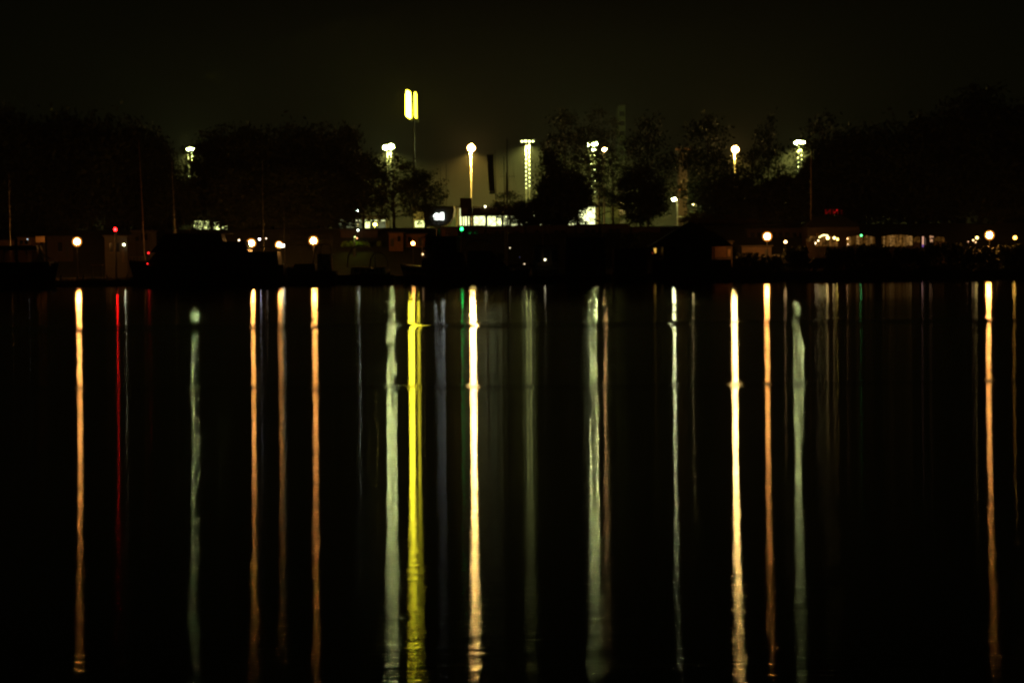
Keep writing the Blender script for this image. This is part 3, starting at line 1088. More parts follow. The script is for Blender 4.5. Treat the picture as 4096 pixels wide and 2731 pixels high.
house(2990, 3232, 917, 282, 4, 'long brown building between boathouse and terrace restaurant', m_brown, nm='store', cat='store', base=4, overhang=.1,
      windows=[(3000 + j * 28, 3018 + j * 28, 930, 950, m_glass, 'window') for j in range(8)])
# terrace restaurant with hipped roof and strings of lamps
rest = house(3232, 3438, 909, 272, 6, 'brown terrace restaurant with hipped roof below the red letters', mat('restaurant boards', (.05, .03, .016), .8), roof=1.6, nm='restaurant', cat='restaurant',
             windows=[(3240 + j * 12.6, 3250 + j * 12.6, 945, 985, lit_pane('amber curtain glow', (1, .42, .08), .02, .22, 1.5), 'window') for j in range(9)]
             + [(3388 + j * 9, 3394 + j * 9, 948, 990, lit_pane('amber slat glow', (1, .45, .07), .05, .4, 3), 'lit_slat') for j in range(5)])  # slats emit by themselves, in place of lamplight on them


def quay_dot(px, py, Y, r, col, s, nm, lab, cat='lamp', obj='wall_lamp', group=None, sq=None):
    p = at(px, py, Y)
    t = thing(obj, (p.x, p.y, p.z - .35), lab, cat, group)
    MB().ball(p, r, 6, 4, sq or 1).build('lamp_globe', glow('dot ' + nm, col, s), t)
    MB().tube([(p.x, p.y + r, p.z - .35), (p.x, p.y + r, p.z)], .03, 5).build('lamp_stalk', m_dark, t)
    return t


AMB = (1, .68, .22)
quay_dot(3259, 973, 266, .18, (1, .75, .4), 9, 'r1', 'white lamp low at the left corner of the terrace restaurant')
quay_dot(3273, 963, 266, .10, (1, .7, .35), 10, 'r2', 'tiny lamp above the corner lamp of the terrace restaurant')
quay_dot(3311, 952, 266, .22, AMB, 11, 'r3', 'largest yellow lamp under the restaurant awning')
quay_dot(3337, 952, 266, .18, AMB, 9, 'r4', 'yellow lamp right of the lit awning, middle of three')
quay_dot(3350, 957, 266, .15, (1, .7, .12), 12, 'r5', 'deep yellow lamp, rightmost of three beside the awning')
quay_dot(3390, 955, 266, .10, (1, .5, .2), 6, 'r6', 'tiny orange lamp at the left end of the lit terrace slats')
quay_dot(3392, 977, 266, .07, (1, .6, .3), 4, 'r7', 'tiny low lamp under the left end of the terrace slats')
quay_dot(3445, 942, 262, .15, (.12, 1, .25), 5, 'r8', 'green lamp on the terrace right of the lit slats')
quay_dot(3722, 946, 262, .13, (1, .5, .22), .5, 'r9', 'upper stroke lamp of the small lit bracket sign', cat='lamp')
quay_dot(3908, 951, 264, .20, (1, .7, .2), 8, 'r10', 'yellow lamp just left of the rightmost bright quay lamp')
quay_dot(3893, 961, 264, .12, (1, .6, .25), 5, 'r11', 'small lamp low left of the bright quay lamp at right')
quay_dot(3903, 969, 264, .10, (1, .6, .25), 3, 'r12', 'small lamp lowest of the cluster left of the right quay lamp')
quay_dot(3873, 967, 264, .08, (1, .5, .25), 2, 'r13', 'faint lamp at the left of the small cluster by the right quay lamp')
quay_dot(901 + 0, 978, 262, .20, (1, .6, .16), 16, 'r14', 'yellow orange lamp on the deck left of the bright yacht lamps')
quay_dot(1038, 957, 266, .13, (.9, .85, 1), 14, 'r15', 'cool white lamp right of the leftmost yacht lamp')
quay_dot(1065, 954, 266, .08, (1, .8, .6), 5, 'r16', 'tiny dim lamp right of the cool white lamp')
quay_dot(956, 961, 266, .09, (1, .7, .4), 10, 'r17', 'tiny warm lamp left of the leftmost yacht lamp')
quay_dot(1137, 980, 262, .13, (1, .95, .8), 12, 'r18', 'upper white lamp beside the middle orange lamp')
quay_dot(1138, 987, 262, .11, (1, .95, .8), 10, 'r19', 'lower white lamp beside the middle orange lamp')
quay_dot(1127, 984, 262, .22, (1, .8, .4), 30, 'r20', 'bright lamp touching the right of the middle orange lamp')
quay_dot(997, 986, 261, .17, (1, .6, .2), 14, 'r21', 'small lamp low left of the leftmost yacht lamp')
quay_dot(1428, 953, 270, .08, (1, .4, .15), 6, 'r22', 'tiny orange lamp on the boarded store wall')
quay_dot(1432, 921, 282, .14, (.9, 1, .8), 9, 'r23', 'white lamp on the roof edge of the boarded store')
quay_dot(110, 957, 264, .06, (.8, .9, 1), 3, 'r24', 'tiny blue white lamp behind the canopy of the left cruiser')
quay_dot(2040, 992, 252, .07, (1, .85, .5), 3, 'r25', 'tiny pale lamp at the foot of the tall dark mast')
quay_dot(3302, 781, 300, .09, (1, .3, .08), 3, 'r26', 'left one of two tiny red orange lights over the red letters', obj='signal_lamp')
quay_dot(3307, 781.5, 300, .08, (1, .3, .08), 2, 'r27', 'right one of two tiny red orange lights over the red letters', obj='signal_lamp')

# awning strip light, vertical light tube, bracket sign, red letters
a, c = at(3276, 942, 266), at(3312, 946, 266)
aw_ = thing('awning', ((a.x + c.x) / 2, 266.5, c.z - 2.2), 'arched awning edge lit bright yellow at the restaurant', 'awning')
MB().tube([(a.x, 266, c.z - .15), (a.x + .35, 266, a.z - .05), ((a.x + c.x) / 2, 266, a.z + .06), (c.x, 266, a.z - .02)], .075, 6).build('light_tube', glow('awning light', (1, .85, .3), 5), aw_)
MB().hexa([(a.x - .1, 266.1, c.z - .2), (c.x + .1, 266.1, a.z - .12), (c.x + .1, 268, a.z + .3), (a.x - .1, 268, c.z + .3),
           (a.x - .1, 266.1, c.z - .12), (c.x + .1, 266.1, a.z - .04), (c.x + .1, 268, a.z + .38), (a.x - .1, 268, c.z + .38)]).build('awning_cloth', mat('ochre cloth', (.4, .25, .1), .9), aw_)
for x in (a.x, c.x):
    MB().tube([(x, 266.1, 1), (x, 266.1, c.z - .2)], .04, 5).build('awning_post', m_dark, aw_)
p0, p1 = at(3692, 946, 262), at(3694, 988, 262)
lt = thing('light_column', (p0.x, 262, 1), 'thin vertical light tube, pinkish white with a violet foot', 'lamp')
MB().tube([(p0.x, 262, p1.z + .35), (p0.x, 262, p0.z)], .10, 6).build('tube', glow('pink tube', (1, .50, .32), .9), lt)
MB().tube([(p0.x, 262, p1.z), (p0.x, 262, p1.z + .34)], .10, 6).build('tube_foot', glow('violet tube', (.5, .2, .8), .4), lt)
MB().tube([(p0.x + .32, 262, p1.z + .3), (p0.x + .32, 262, p0.z - .2)], .035, 5).build('side_tube', glow('pink tube dim', (1, .6, .4), .18), lt)
MB().tube([(p0.x, 262, .95), (p0.x, 262, p1.z)], .12, 6).build('stand', m_dark, lt)
bs = thing('bracket_sign', (at(3727, 960, 262).x, 262, 1), 'small lit bracket sign of stacked bars right of the light tube', 'sign')
bm = MB()
for (q0, q1, r0, r1) in ((3722, 3734, 945, 950), (3720, 3723, 950, 954), (3721, 3731, 957, 968)):
    a, c = at(q0, r0, 262), at(q1, r1, 262)
    bm.box(a.x, c.x, 262, 262.08, c.z, a.z)
bm.build('lit_bars', glow('bracket sign light', (1, .5, .25), .55), bs)
MB().tube([(at(3719, 960, 262).x, 262.1, 1), (at(3719, 960, 262).x, 262.1, at(3719, 943, 262).z)], .04, 5).build('post', m_dark, bs)

rl = thing('red_letter_sign', (at(3335, 850, 290).x, 290, at(3335, 862, 290).z), 'row of dim red strokes like mirrored letters over the restaurant', 'sign')
m_red = glow('red letter light', (1, .01, .012), .12)
m_redh = glow('red letter light strong', (1, .012, .015), 1.2)


def stroke(q0, r0, q1, r1, w=.05, m=None, nm='letter_stroke'):
    MB().tube([at(q0, r0, 290), at(q1, r1, 290)], w, 5).build(nm, m or m_red, rl)


stroke(3303, 838, 3303, 856, .07)
stroke(3321, 838, 3321, 856, .05)
stroke(3305, 855, 3323, 838, .07)
stroke(3333, 838, 3333, 856, .05)
stroke(3351, 838, 3351, 856, .05)
stroke(3335, 855, 3351, 839, .06)
stroke(3346, 842, 3349, 840, .09, m_redh)
stroke(3338, 851, 3340, 849, .06, m_redh)
stroke(3366, 842, 3366, 845, .08)
stroke(3366, 852, 3366, 856, .04)
fr_ = MB()
for z_ in (836, 858):
    fr_.tube([at(3299, z_, 290.2), at(3372, z_, 290.2)], .04, 5)
for x_ in (3299, 3335, 3372):
    fr_.tube([at(x_, 858, 290.2), at(x_, 912, 290.2)], .05, 5)
fr_.build('sign_frame', m_dark, rl)

# slat screens (bamboo / curtain strips), lamplight put in as emission, on the terraces under the right woods


def slat_screen(p0, p1, y0, y1, Y, step, lab, cols):
    t = thing('slat_screen', (wall_x((p0 + p1) / 2, Y), Y, 1), lab, 'screen', 'lit slat screens on the terrace')
    x = p0
    rs = random.Random(p0)
    while x < p1:
        w = rs.uniform(.5, .9) * step
        k = math.sin(math.pi * (x - p0) / (p1 - p0)) ** .4 if p0 < x < p1 else .3
        a, c = at(x, y0 + (1 - k) * 9 + rs.uniform(-1.5, 2), Y), at(x + w, y1 - rs.uniform(0, 9), Y)
        MB().box(a.x, c.x, Y, Y + .05, c.z, a.z).build('slat', rs.choice(cols), t)
        x += step
    MB().box(wall_x(p0, Y), wall_x(p1, Y), Y + .2, Y + .3, 1, at(p0, y0 + 4, Y).z).build('back_wall', m_brown, t)
    return t


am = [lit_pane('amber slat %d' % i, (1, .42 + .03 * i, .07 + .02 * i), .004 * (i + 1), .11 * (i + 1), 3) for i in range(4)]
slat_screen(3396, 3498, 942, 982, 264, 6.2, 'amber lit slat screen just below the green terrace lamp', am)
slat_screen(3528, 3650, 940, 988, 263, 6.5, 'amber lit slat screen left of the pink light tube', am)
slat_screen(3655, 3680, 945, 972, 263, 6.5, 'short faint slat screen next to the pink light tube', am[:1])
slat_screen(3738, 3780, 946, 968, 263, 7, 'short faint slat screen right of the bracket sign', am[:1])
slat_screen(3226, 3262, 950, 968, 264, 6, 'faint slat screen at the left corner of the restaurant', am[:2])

# parked vehicle roof silhouettes near the restaurant


def car(px, py, Y, L, lab, colr, dirx=1):
    p = at(px, py, Y)
    g = gz(Y) - .02
    h = max(1.35, min(2.0, p.z - g))
    prof = [(-.5, .25), (-.5, .62), (-.42, .70), (-.30, .98), (-.1, 1.0), (.12, .97), (.27, .72), (.46, .62), (.5, .5), (.5, .25)]
    t = thing('parked_car', (p.x, Y, g), lab, 'car', 'cars parked by the restaurant')
    MB().prism([(p.x + dirx * u * L, g + v * h) for u, v in prof][::-dirx], Y - .85, Y + .85).build('body', colr, t)
    for q0, q1 in ((-.34, -.1), (-.07, .19)):
        xs = sorted((p.x + dirx * q0 * L, p.x + dirx * q1 * L))
        MB().hexa([(xs[0], Y - .88, g + .68 * h), (xs[1], Y - .88, g + .68 * h), (xs[1], Y - .86, g + .68 * h), (xs[0], Y - .86, g + .68 * h),
                   (xs[0] + .2, Y - .88, g + .92 * h), (xs[1] - .2, Y - .88, g + .92 * h), (xs[1] - .2, Y - .86, g + .92 * h), (xs[0] + .2, Y - .86, g + .92 * h)]).build('side_window', m_glass, t)
    for u in (-.31, .31):
        w = MB().tube([(p.x + u * L, Y - .9, g + .33), (p.x + u * L, Y - .66, g + .33)], .33, 12).build('wheel', m_black, t)
        MB().tube([(p.x + u * L, Y - .93, g + .33), (p.x + u * L, Y - .905, g + .33)], .2, 10).build('rim', m_pole, w)
    return t


car(3294, 962, 260, 4.3, 'dark car with arched roof parked before the lit awning', m_dark)
car(3215, 972, 261, 4.4, 'dark car parked left of the lit awning', m_grey, -1)

# small sign board, hedge, banner, antenna poles
a, c = at(142, 946, 262), at(179, 969, 262)
sb = thing('sign_board', ((a.x + c.x) / 2, 262, 1), 'plain rectangular pale orange sign board above the left cruiser\'s bow', 'sign')
MB().box(a.x, c.x, 262, 262.08, c.z, a.z).build('board', mat('sign board paint', (.32, .2, .11), .7), sb)
for s in (a.x + .15, c.x - .15):
    MB().tube([(s, 262.12, 1), (s, 262.12, a.z - .05)], .04, 5).build('post', m_dark, sb)


def zz(py, Y, px=2048):
    return at(px, py, Y).z


def leaf_mass(name, p0, p1, ytop, Y, z0, n_, leaf, m, lab, cat, thick=1.2, kind=None):
    rs = np.random.RandomState(p0)
    x0, x1 = wall_x(p0, Y), wall_x(p1, Y)
    z1 = at((p0 + p1) / 2, ytop, Y).z
    u = rs.rand(n_)
    topz = z0 + (z1 - z0) * (0.72 + .28 * np.abs(np.sin(u * (x1 - x0) * 1.3 + np.sin(u * 17) * 1.5))) * np.minimum(1, np.minimum(u, 1 - u) * 8 + .35)
    cen = np.stack([x0 + u * (x1 - x0), Y + rs.normal(0, thick / 3, n_), z0 + (topz - z0) * np.sqrt(rs.rand(n_))], 1)
    a = rs.normal(0, 1, (n_, 3)); a /= np.linalg.norm(a, axis=1)[:, None]
    b_ = np.cross(a, rs.normal(0, 1, (n_, 3))); b_ /= np.linalg.norm(b_, axis=1)[:, None]
    s = leaf * (.5 + rs.rand(n_))[:, None]
    q = np.stack([cen - a * s, cen + b_ * s * .5, cen + a * s, cen - b_ * s * .5], 1).reshape(-1, 3)
    org = np.array([(x0 + x1) / 2, Y, z0])
    me = bpy.data.meshes.new(name)
    me.from_pydata([tuple(v) for v in (q - org)], [], [(4 * i, 4 * i + 1, 4 * i + 2, 4 * i + 3) for i in range(n_)])
    me.materials.append(m)
    ob = bpy.data.objects.new(name, me)
    COL.objects.link(ob)
    ob.location = org
    if kind:
        structure(ob, kind)
        ob['label'] = lab
        ob['category'] = cat
    else:
        tag(ob, lab, cat)
    return ob


leaf_mass('hedge', 1366, 1478, 966, 279, zz(987, 279, 1420), 2600, .16, mat('fresh green leaves', (.10, .16, .02), .7), 'clipped green hedge lit from above below the boarded store', 'hedge')
leaf_mass('bush', 1510, 1524, 968, 279, zz(985, 279, 1517), 500, .16, mat('fresh green leaves', (.10, .16, .02), .7), 'small green bush right of the lit hedge', 'bush')
hl = high_lamp(1420, 948, 277.5, .08, .15, (.8, 1, .3), 'hedge', 'dim lamp post put in to light the green hedge', 90, cat='lamp post')  # lamp and its spot added only to brighten the hedge
for p0, p1, yt, Y, lab in ((755, 862, 872, 322, 'leafy bush screening the left half of the lit glass building'),
                           (925, 985, 868, 322, 'leafy bush at the right end of the lit glass building'),
                           (640, 780, 935, 281, 'dark bush on the dyke slope left of the lit glass'),
                           (2480, 2560, 935, 279, 'dark bush on the dyke slope left of the boathouse'),
                           (2640, 2700, 1000, 262, 'dark bush under the boathouse roof\'s left side'),
                           (2935, 3040, 1012, 258, 'dark bush on the bank right of the boathouse'),
                           (3040, 3130, 1018, 257.6, 'dark bush below the bright boathouse lamp'),
                           (3130, 3235, 985, 258.2, 'dark bush left of the parked cars'),
                           (3300, 3420, 985, 258, 'dark bush in front of the restaurant'),
                           (3420, 3570, 978, 258.4, 'long dark bush between the two slat screens'),
                           (3570, 3700, 990, 258, 'dark bush below the pink light tube'),
                           (3700, 3860, 970, 258.6, 'long dark bush right of the bracket sign'),
                           (3860, 3985, 985, 258.2, 'dark bush below the rightmost bright quay lamp'),
                           (3985, 4110, 975, 258.4, 'dark bush at the right end of the bank')):
    leaf_mass('bush', p0, p1, yt, Y, gz(Y) - .2 if Y > 265 else .8, 700 if Y > 320 else 2600, .2, m_leaf, lab, 'bush', 1.6)

# reeds along the right shore
rs = np.random.RandomState(5)
N = 9000
px = rs.uniform(2880, 4110, N)
x = np.array([wall_x(q, 254.5) for q in (2880, 4110)])
xx = x[0] + (px - 2880) / (4110 - 2880) * (x[1] - x[0])
yy = rs.uniform(252.6, 255.0, N)
hh = (1.5 + 1.0 * np.abs(np.sin(xx * .35) * np.sin(xx * .13 + 1))) * rs.uniform(.6, 1.1, N)
ln = rs.normal(0, .12, N) * hh
v = np.stack([np.stack([xx - .03, yy, np.full(N, -.1)], 1), np.stack([xx + .03, yy, np.full(N, -.1)], 1), np.stack([xx + ln, yy, hh], 1)], 1).reshape(-1, 3)
me = bpy.data.meshes.new('reeds')
me.from_pydata([tuple(q) for q in v], [], [(3 * i, 3 * i + 1, 3 * i + 2) for i in range(N)])
me.materials.append(m_reed)
ob = bpy.data.objects.new('reeds', me)
COL.objects.link(ob)
structure(ob, 'stuff')
ob['label'] = 'belt of dark reeds along the right-hand shore'
ob['category'] = 'reeds'

# banner on its pole
p = at(1980, 600, 320)
bn = thing('banner_flag', (p.x, 320, gz(320)), 'long dark banner hanging from a thin pole right of the yellow lamp', 'flag')
MB().tube([(p.x + .15, 320, gz(320)), (p.x, 320, p.z)], [.09, .04], 6).build('pole', m_dark, bn)
mbn = MB()
for i in range(10):
    za, zb = at(1965, 618 + i * 15.8, 320).z, at(1965, 618 + (i + 1) * 15.8, 320).z
    xa0, xa1 = at(1948 + i * .9, 700, 320).x, at(1974 + i * .5, 700, 320).x
    xb0, xb1 = at(1948.9 + i * .9, 700, 320).x, at(1974.5 + i * .5, 700, 320).x
    w0, w1 = .12 * math.sin(i * .9), .12 * math.sin((i + 1) * .9)
    mbn.hexa([(xb0, 320 + w1, zb), (xb1, 320, zb), (xb1, 320.03, zb), (xb0, 320.03 + w1, zb), (xa0, 320 + w0, za), (xa1, 320, za), (xa1, 320.03, za), (xa0, 320.03 + w0, za)])
mbn.build('banner_cloth', mat('dark banner cloth', (.05, .045, .03), .9), bn)
a, c = at(1957, 764, 319.9), at(1977, 770, 319.9)
MB().box(a.x, c.x, 319.78, 319.84, c.z, a.z).build('hem_stripe', mat('pale hem', (.35, .33, .2), .9), bn)


def pole(px, y0, y1, Y, r, lab, nm='pole', cat='pole', lean=0, m=m_dark, cross=None, base=None):
    p = at(px, y0, Y)
    zb = at(px, y1, Y).z if base is None else base
    t = thing(nm, (p.x, Y, zb), lab, cat)
    MB().tube([(p.x + lean, Y, zb), (p.x, Y, p.z)], [r, r * .45], 6).build('shaft', m, t)
    MB().ball((p.x, Y, p.z + .02), r * .7, 6, 4).build('finial', m, t)
    if cross:
        cy_, ch = cross
        q = at(px, cy_, Y)
        MB().tube([(q.x - ch, Y, q.z), (q.x + ch, Y, q.z)], r * .5, 5).build('crossbar', m, t)
        for s in (-ch, ch):
            MB().tube([(q.x + s, Y, q.z), (q.x + s, Y, q.z - .35)], r * .4, 4).build('crossbar_end', m, t)
    return t


pole(1762, 665, 800, 300, .05, 'thin dark antenna rising from the stepped tree', 'antenna', 'antenna', base=7.9)
pole(1784, 650, 800, 306, .05, 'thin antenna with a small crossbar left of the yellow lamp', 'antenna', 'antenna', cross=(769, .6), base=7.9)
pole(2407, 600, 960, 276, .13, 'thick dark post below the small orange high lamp', 'post', 'post', base=2.2)
pole(3244, 608, 835, 279, .09, 'bare flagpole with brownish sheen right of the right floodlight', 'flagpole', 'flagpole', m=mat('flagpole paint', (.4, .3, .22), .5), base=3)
pole(2441, 840, 910, 296, .05, 'thin leaning post before the right green wing', 'post', 'post', lean=.5, base=7.9)
pole(2448, 842, 910, 297, .09, 'dark leaning post before the right green wing', 'post', 'post', lean=.4, base=7.9)

# ------------------------------------------------------------------ boats


class Boat:
    """local frame: u along the hull from stern 0 to bow L, w sideways, z up; towards = +1 bow to the right"""

    def __init__(s, px_stern, px_bow, Y, beam, fb, label, cat, nm, hullm, yaw=0.0, group=None, bowrise=.35, blunt=1.0):
        s.x0 = wall_x(px_stern, Y)
        s.x1 = wall_x(px_bow, Y)
        s.L = abs(s.x1 - s.x0)
        s.d = 1 if s.x1 > s.x0 else -1
        s.Y = Y
        s.B = beam
        s.fb = fb
        s.yaw = yaw
        s.t = thing(nm, ((s.x0 + s.x1) / 2, Y, 0), label, cat, group)
        n_ = 12
        st = []
        mb = MB()
        for i in range(n_ + 1):
            u = i / n_
            hb = beam / 2 * (1 - max(0, (u - .45) / .55) ** (2.2 * blunt)) * (0.9 + .1 * min(1, u * 5))
            hb = max(hb, .05)
            zs = fb * (1 + bowrise * u * u)
            rake = (fb * .5) * max(0, (u - .6) / .4) ** 2
            uu = u * s.L
            ring = [(uu - rake, -hb * .15, -.5), (uu - rake * .6, -hb * .82, .05), (uu, -hb, zs), (uu, hb, zs), (uu - rake * .6, hb * .82, .05), (uu - rake, hb * .15, -.5)]
            st.append(len(mb.v))
            mb.v += [s.P(*r) for r in ring]
        for i in range(n_):
            for k in range(6):
                a_, b_ = st[i] + k, st[i] + (k + 1) % 6
                mb.f.append((a_, b_, b_ + 6, a_ + 6))
        mb.f.append(tuple(st[0] + k for k in range(6)))
        mb.f.append(tuple(st[-1] + k for k in range(6))[::-1])
        mb.build('hull', hullm, s.t)
        rb = []
        for i in range(n_ + 1):
            u = i / n_
            hb = max(beam / 2 * (1 - max(0, (u - .45) / .55) ** (2.2 * blunt)) * (0.9 + .1 * min(1, u * 5)), .05)
            rb.append(s.P(u * s.L, -hb - .03, fb * (1 + bowrise * u * u) - .12))
        MB().tube(rb, .05, 5).build('rubbing_strake', m_wood, s.t)

    def P(s, u, w, z):
        c = s.L / 2
        a = u - c
        x = a * math.cos(s.yaw) - w * math.sin(s.yaw) * 1
        y = a * math.sin(s.yaw) + w * math.cos(s.yaw)
        return Vector(((s.x0 + s.x1) / 2 + s.d * x, s.Y + y, z))

    def cabin(s, u0, u1, hw, z0, z1, rf=.4, rr=.1, m=None, nm='cabin'):
        h = z1 - z0
        pts = [s.P(u0, -hw, z0), s.P(u1, -hw, z0), s.P(u1, hw, z0), s.P(u0, hw, z0),
               s.P(u0 + rr * h, -hw * .92, z1), s.P(u1 - rf * h, -hw * .92, z1), s.P(u1 - rf * h, hw * .92, z1), s.P(u0 + rr * h, hw * .92, z1)]
        return MB().hexa(pts).build(nm, m or m_white, s.t)

    def slab(s, u0, u1, hw, z, th=.08, m=None, nm='roof'):
        return MB().hexa([s.P(u0, -hw, z), s.P(u1, -hw, z), s.P(u1, hw, z), s.P(u0, hw, z), s.P(u0 + .1, -hw, z + th), s.P(u1 - .15, -hw, z + th), s.P(u1 - .15, hw, z + th), s.P(u0 + .1, hw, z + th)]).build(nm, m or m_white, s.t)

    def window(s, u0, u1, w, z0, z1, slant=0.0, m=None, nm='window'):
        return MB().hexa([s.P(u0, -w - .04, z0), s.P(u1, -w - .04, z0), s.P(u1, -w - .01, z0), s.P(u0, -w - .01, z0),
                          s.P(u0 - slant, -w - .02, z1), s.P(u1 - slant, -w - .02, z1), s.P(u1 - slant, -w, z1), s.P(u0 - slant, -w, z1)]).build(nm, m or m_glass, s.t)

    def rail(s, u0, u1, hw, z0, z1, n_=6, m=None, levels=1):
        mb = MB()
        for side in (-1, 1):
            for l in range(levels):
                zz = z0 + (z1 - z0) * (l + 1) / levels
                mb.tube([s.P(u0, side * hw, zz), s.P((u0 + u1) / 2, side * hw, zz), s.P(u1, side * hw, zz)], .03, 5)
            for i in range(n_ + 1):
                u = u0 + (u1 - u0) * i / n_
                mb.tube([s.P(u, side * hw, z0), s.P(u, side * hw, z1)], .02, 4)
        return mb.build('railing', m or m_pole, s.t)

    def mast(s, u, z0, z1, r=.07, m=None, lean=0.0, spreaders=(), stays=True):
        o = MB().tube([s.P(u, 0, z0), s.P(u + lean, 0, z1)], [r, r * .5], 6).build('mast', m or m_pole, s.t)
        for f_, w in spreaders:
            zz = z0 + (z1 - z0) * f_
            c = s.P(u + lean * f_, 0, zz)
            MB().tube([c + Vector((-w, 0, 0)), c + Vector((w, 0, 0))], .03, 4).build('spreader', m or m_pole, o)
        if stays:
            mb = MB()
            mb.tube([s.P(u + lean, 0, z1 - .2), s.P(s.L * .96, 0, s.fb * 1.2)], .012, 3)
            mb.tube([s.P(u + lean, 0, z1 - .2), s.P(.3, 0, s.fb)], .012, 3)
            mb.build('stays', m_pole, o)
        return o


# A: cabin cruiser entering at the left edge
b = Boat(-170, 235, 249, 3.4, zz(1062, 249, 100), 'motor cruiser with clear windows and curved windscreen cut by the left edge', 'boat', 'cabin_cruiser', m_navy, bowrise=.12)
zw0, zw1, zr = zz(1048, 249, 100), zz(1001, 249, 100), zz(983, 249, 100)
L = b.L
ub = lambda px: (wall_x(px, 249) - b.x0)
b.slab(ub(-140), ub(158), 1.5, zw1 + .02, zr - zw1, m_canvas, 'canopy_roof')
b.cabin(ub(-150), ub(205), 1.5, b.fb * .97, zw0, .1, .1, m_navy, 'coaming')
for p0, p1, sl_ in ((-60, 28, 0), (26, 76, .12), (84, 128, .45), (138, 190, 1.2)):
    b.window(ub(p0), ub(p1), 1.45, zw0 + .03, zw1 - .02, sl_ if p0 > 80 else 0, m_clear)
for p0, sl_ in ((22, 0), (78, .15), (131, .7)):
    MB().tube([b.P(ub(p0 + 4), -1.5, zw0), b.P(ub(p0 + 4) - sl_, -1.48, zw1)], .09, 5).build('canopy_post', m_canvas, b.t)
MB().tube([b.P(ub(162), -1.2, zz(980, 249, 160)), b.P(ub(170), -1.25, zz(1000, 249, 170)), b.P(ub(188), -1.3, zz(1020, 249, 190)), b.P(ub(210), -1.2, zz(1036, 249, 210)), b.P(ub(232), -.7, zz(1047, 249, 230))], [.16, .2, .12, .09, .04], 6).build('windscreen_frame', m_white, b.t)

# C: long dark yacht
b = Boat(1140, 512, 251, 5.0, zz(1062, 251, 700), 'long dark motor yacht with stepped decks and two red lamps at its bow', 'boat', 'motor_yacht', m_navy, bowrise=.28)
L = b.L
u = lambda px: (b.x0 - wall_x(px, 251))
d1 = zz(1025, 251, 700)
b.cabin(u(1120), u(585), 2.1, b.fb * .98, zz(1010, 251, 700), .9, .1, m_navy, 'lower_cabin')
b.cabin(u(1000), u(610), 1.9, zz(1010, 251, 700) + .01, zz(968, 251, 700), .9, .3, m_navy, 'upper_cabin')
b.cabin(u(900), u(640), 1.6, zz(968, 251, 700) + .01, zz(938, 251, 700), .8, .3, m_navy, 'flybridge')
b.slab(u(930), u(660), 1.8, zz(938, 251, 700) + .01, .12, m_canvas, 'hardtop')
for i in range(9):
    b.window(u(1100 - i * 52), u(1066 - i * 52), 2.06, zz(1040, 251, 800), zz(1020, 251, 800))
for i in range(6):
    b.window(u(985 - i * 58), u(946 - i * 58), 1.82, zz(1002, 251, 800), zz(980, 251, 800))
for i in range(3):
    b.window(u(880 - i * 72), u(830 - i * 72), 1.56, zz(962, 251, 800), zz(946, 251, 800))
b.rail(u(590), u(520), .8, b.fb * 1.15, b.fb * 1.15 + .8, 5)
b.rail(u(1130), u(1010), 2.0, zz(1010, 251, 800), zz(990, 251, 800), 5)
b.mast(u(760), zz(938, 251, 700), zz(915, 251, 700), .05, stays=False, spreaders=((.7, .5),))
for px, py, r_, s_ in ((594, 1012, .12, 4.5), (590, 1055, .08, 2.5)):
    MB().ball(at(px, py, 248.2), r_, 6, 4).build('red_lamp', glow('red boat lamp', (1, .02, .02), 4.0), b.t)
MB().tube([at(594, 1010, 248.3), at(590, 1060, 248.3)], .04, 5).build('lamp_staff', m_dark, b.t)

# sailing boats: mostly masts above the others
for (ps, pb, Y, my0, my1, pm, lean, mm, lab) in (
        (-60, 130, 253, 695, 1060, 40, .05, None, 'sailing boat with a bare mast at the far left edge'),
        (640, 500, 254, 560, 1040, 580, .55, mat('varnished mast', (.30, .20, .11), .5), 'sailing boat with the tall leaning mast right of the red beacon'),
        (790, 640, 255, 650, 1040, 706, .45, None, 'sailing boat with a bare mast over the long yacht'),
        (1120, 960, 255, 645, 1040, 1052, -.1, None, 'sailing boat with a bare mast between two orange lamps'),
        (1240, 1080, 254, 845, 1040, 1140, .1, None, 'sailing boat with a short mast beside the middle orange lamp'),
        (2130, 1920, 255, 556, 1060, 2030, -.05, m_dark, 'sailing boat with the tallest dark mast right of the banner'),
        (2110, 1900, 253.5, 625, 1060, 2022, .12, m_dark, 'sailing boat with a slimmer mast leaning on the tallest one'),
        (2100, 2250, 253, 850, 1050, 2171, 0, m_dark, 'sailing boat with a low mast under the big cone-shaped tree')):
    b = Boat(ps, pb, Y, 2.6, .95, lab, 'sailing boat', 'sailing_boat', m_navy, bowrise=.25, group='sailing boats in the marina')
    uu = abs(wall_x(pm, Y) - b.x0)
    b.cabin(b.L * .3, b.L * .68, .8, .95, 1.45, .6, .2, m_white)
    for k in range(3):
        b.window(b.L * (.36 + .09 * k), b.L * (.42 + .09 * k), .76, 1.1, 1.3)
    top = zz(my0, Y, pm)
    big = my0 < 600 and pm > 1900
    b.mast(uu, 1.3, top, .13 if big else .085, mm, lean, ((.72, 1.1),) if big else ((.6, .5),))
    MB().tube([b.P(uu - .1, 0, 2.1), b.P(max(.3, uu - 3), 0, 2.15)], .07, 5).build('boom', mm or m_pole, b.t)
    MB().tube([b.P(uu - .2, 0, 2.25), b.P(max(.5, uu - 2.8), 0, 2.27)], .13, 6).build('furled_sail', m_canvas, b.t)
    if big:
        MB().tube([b.P(uu, -.05, zz(770, Y, pm)), b.P(uu, -.05, zz(690, Y, pm))], [.2, .14], 6).build('radar_reflector', m_dark, b.t)

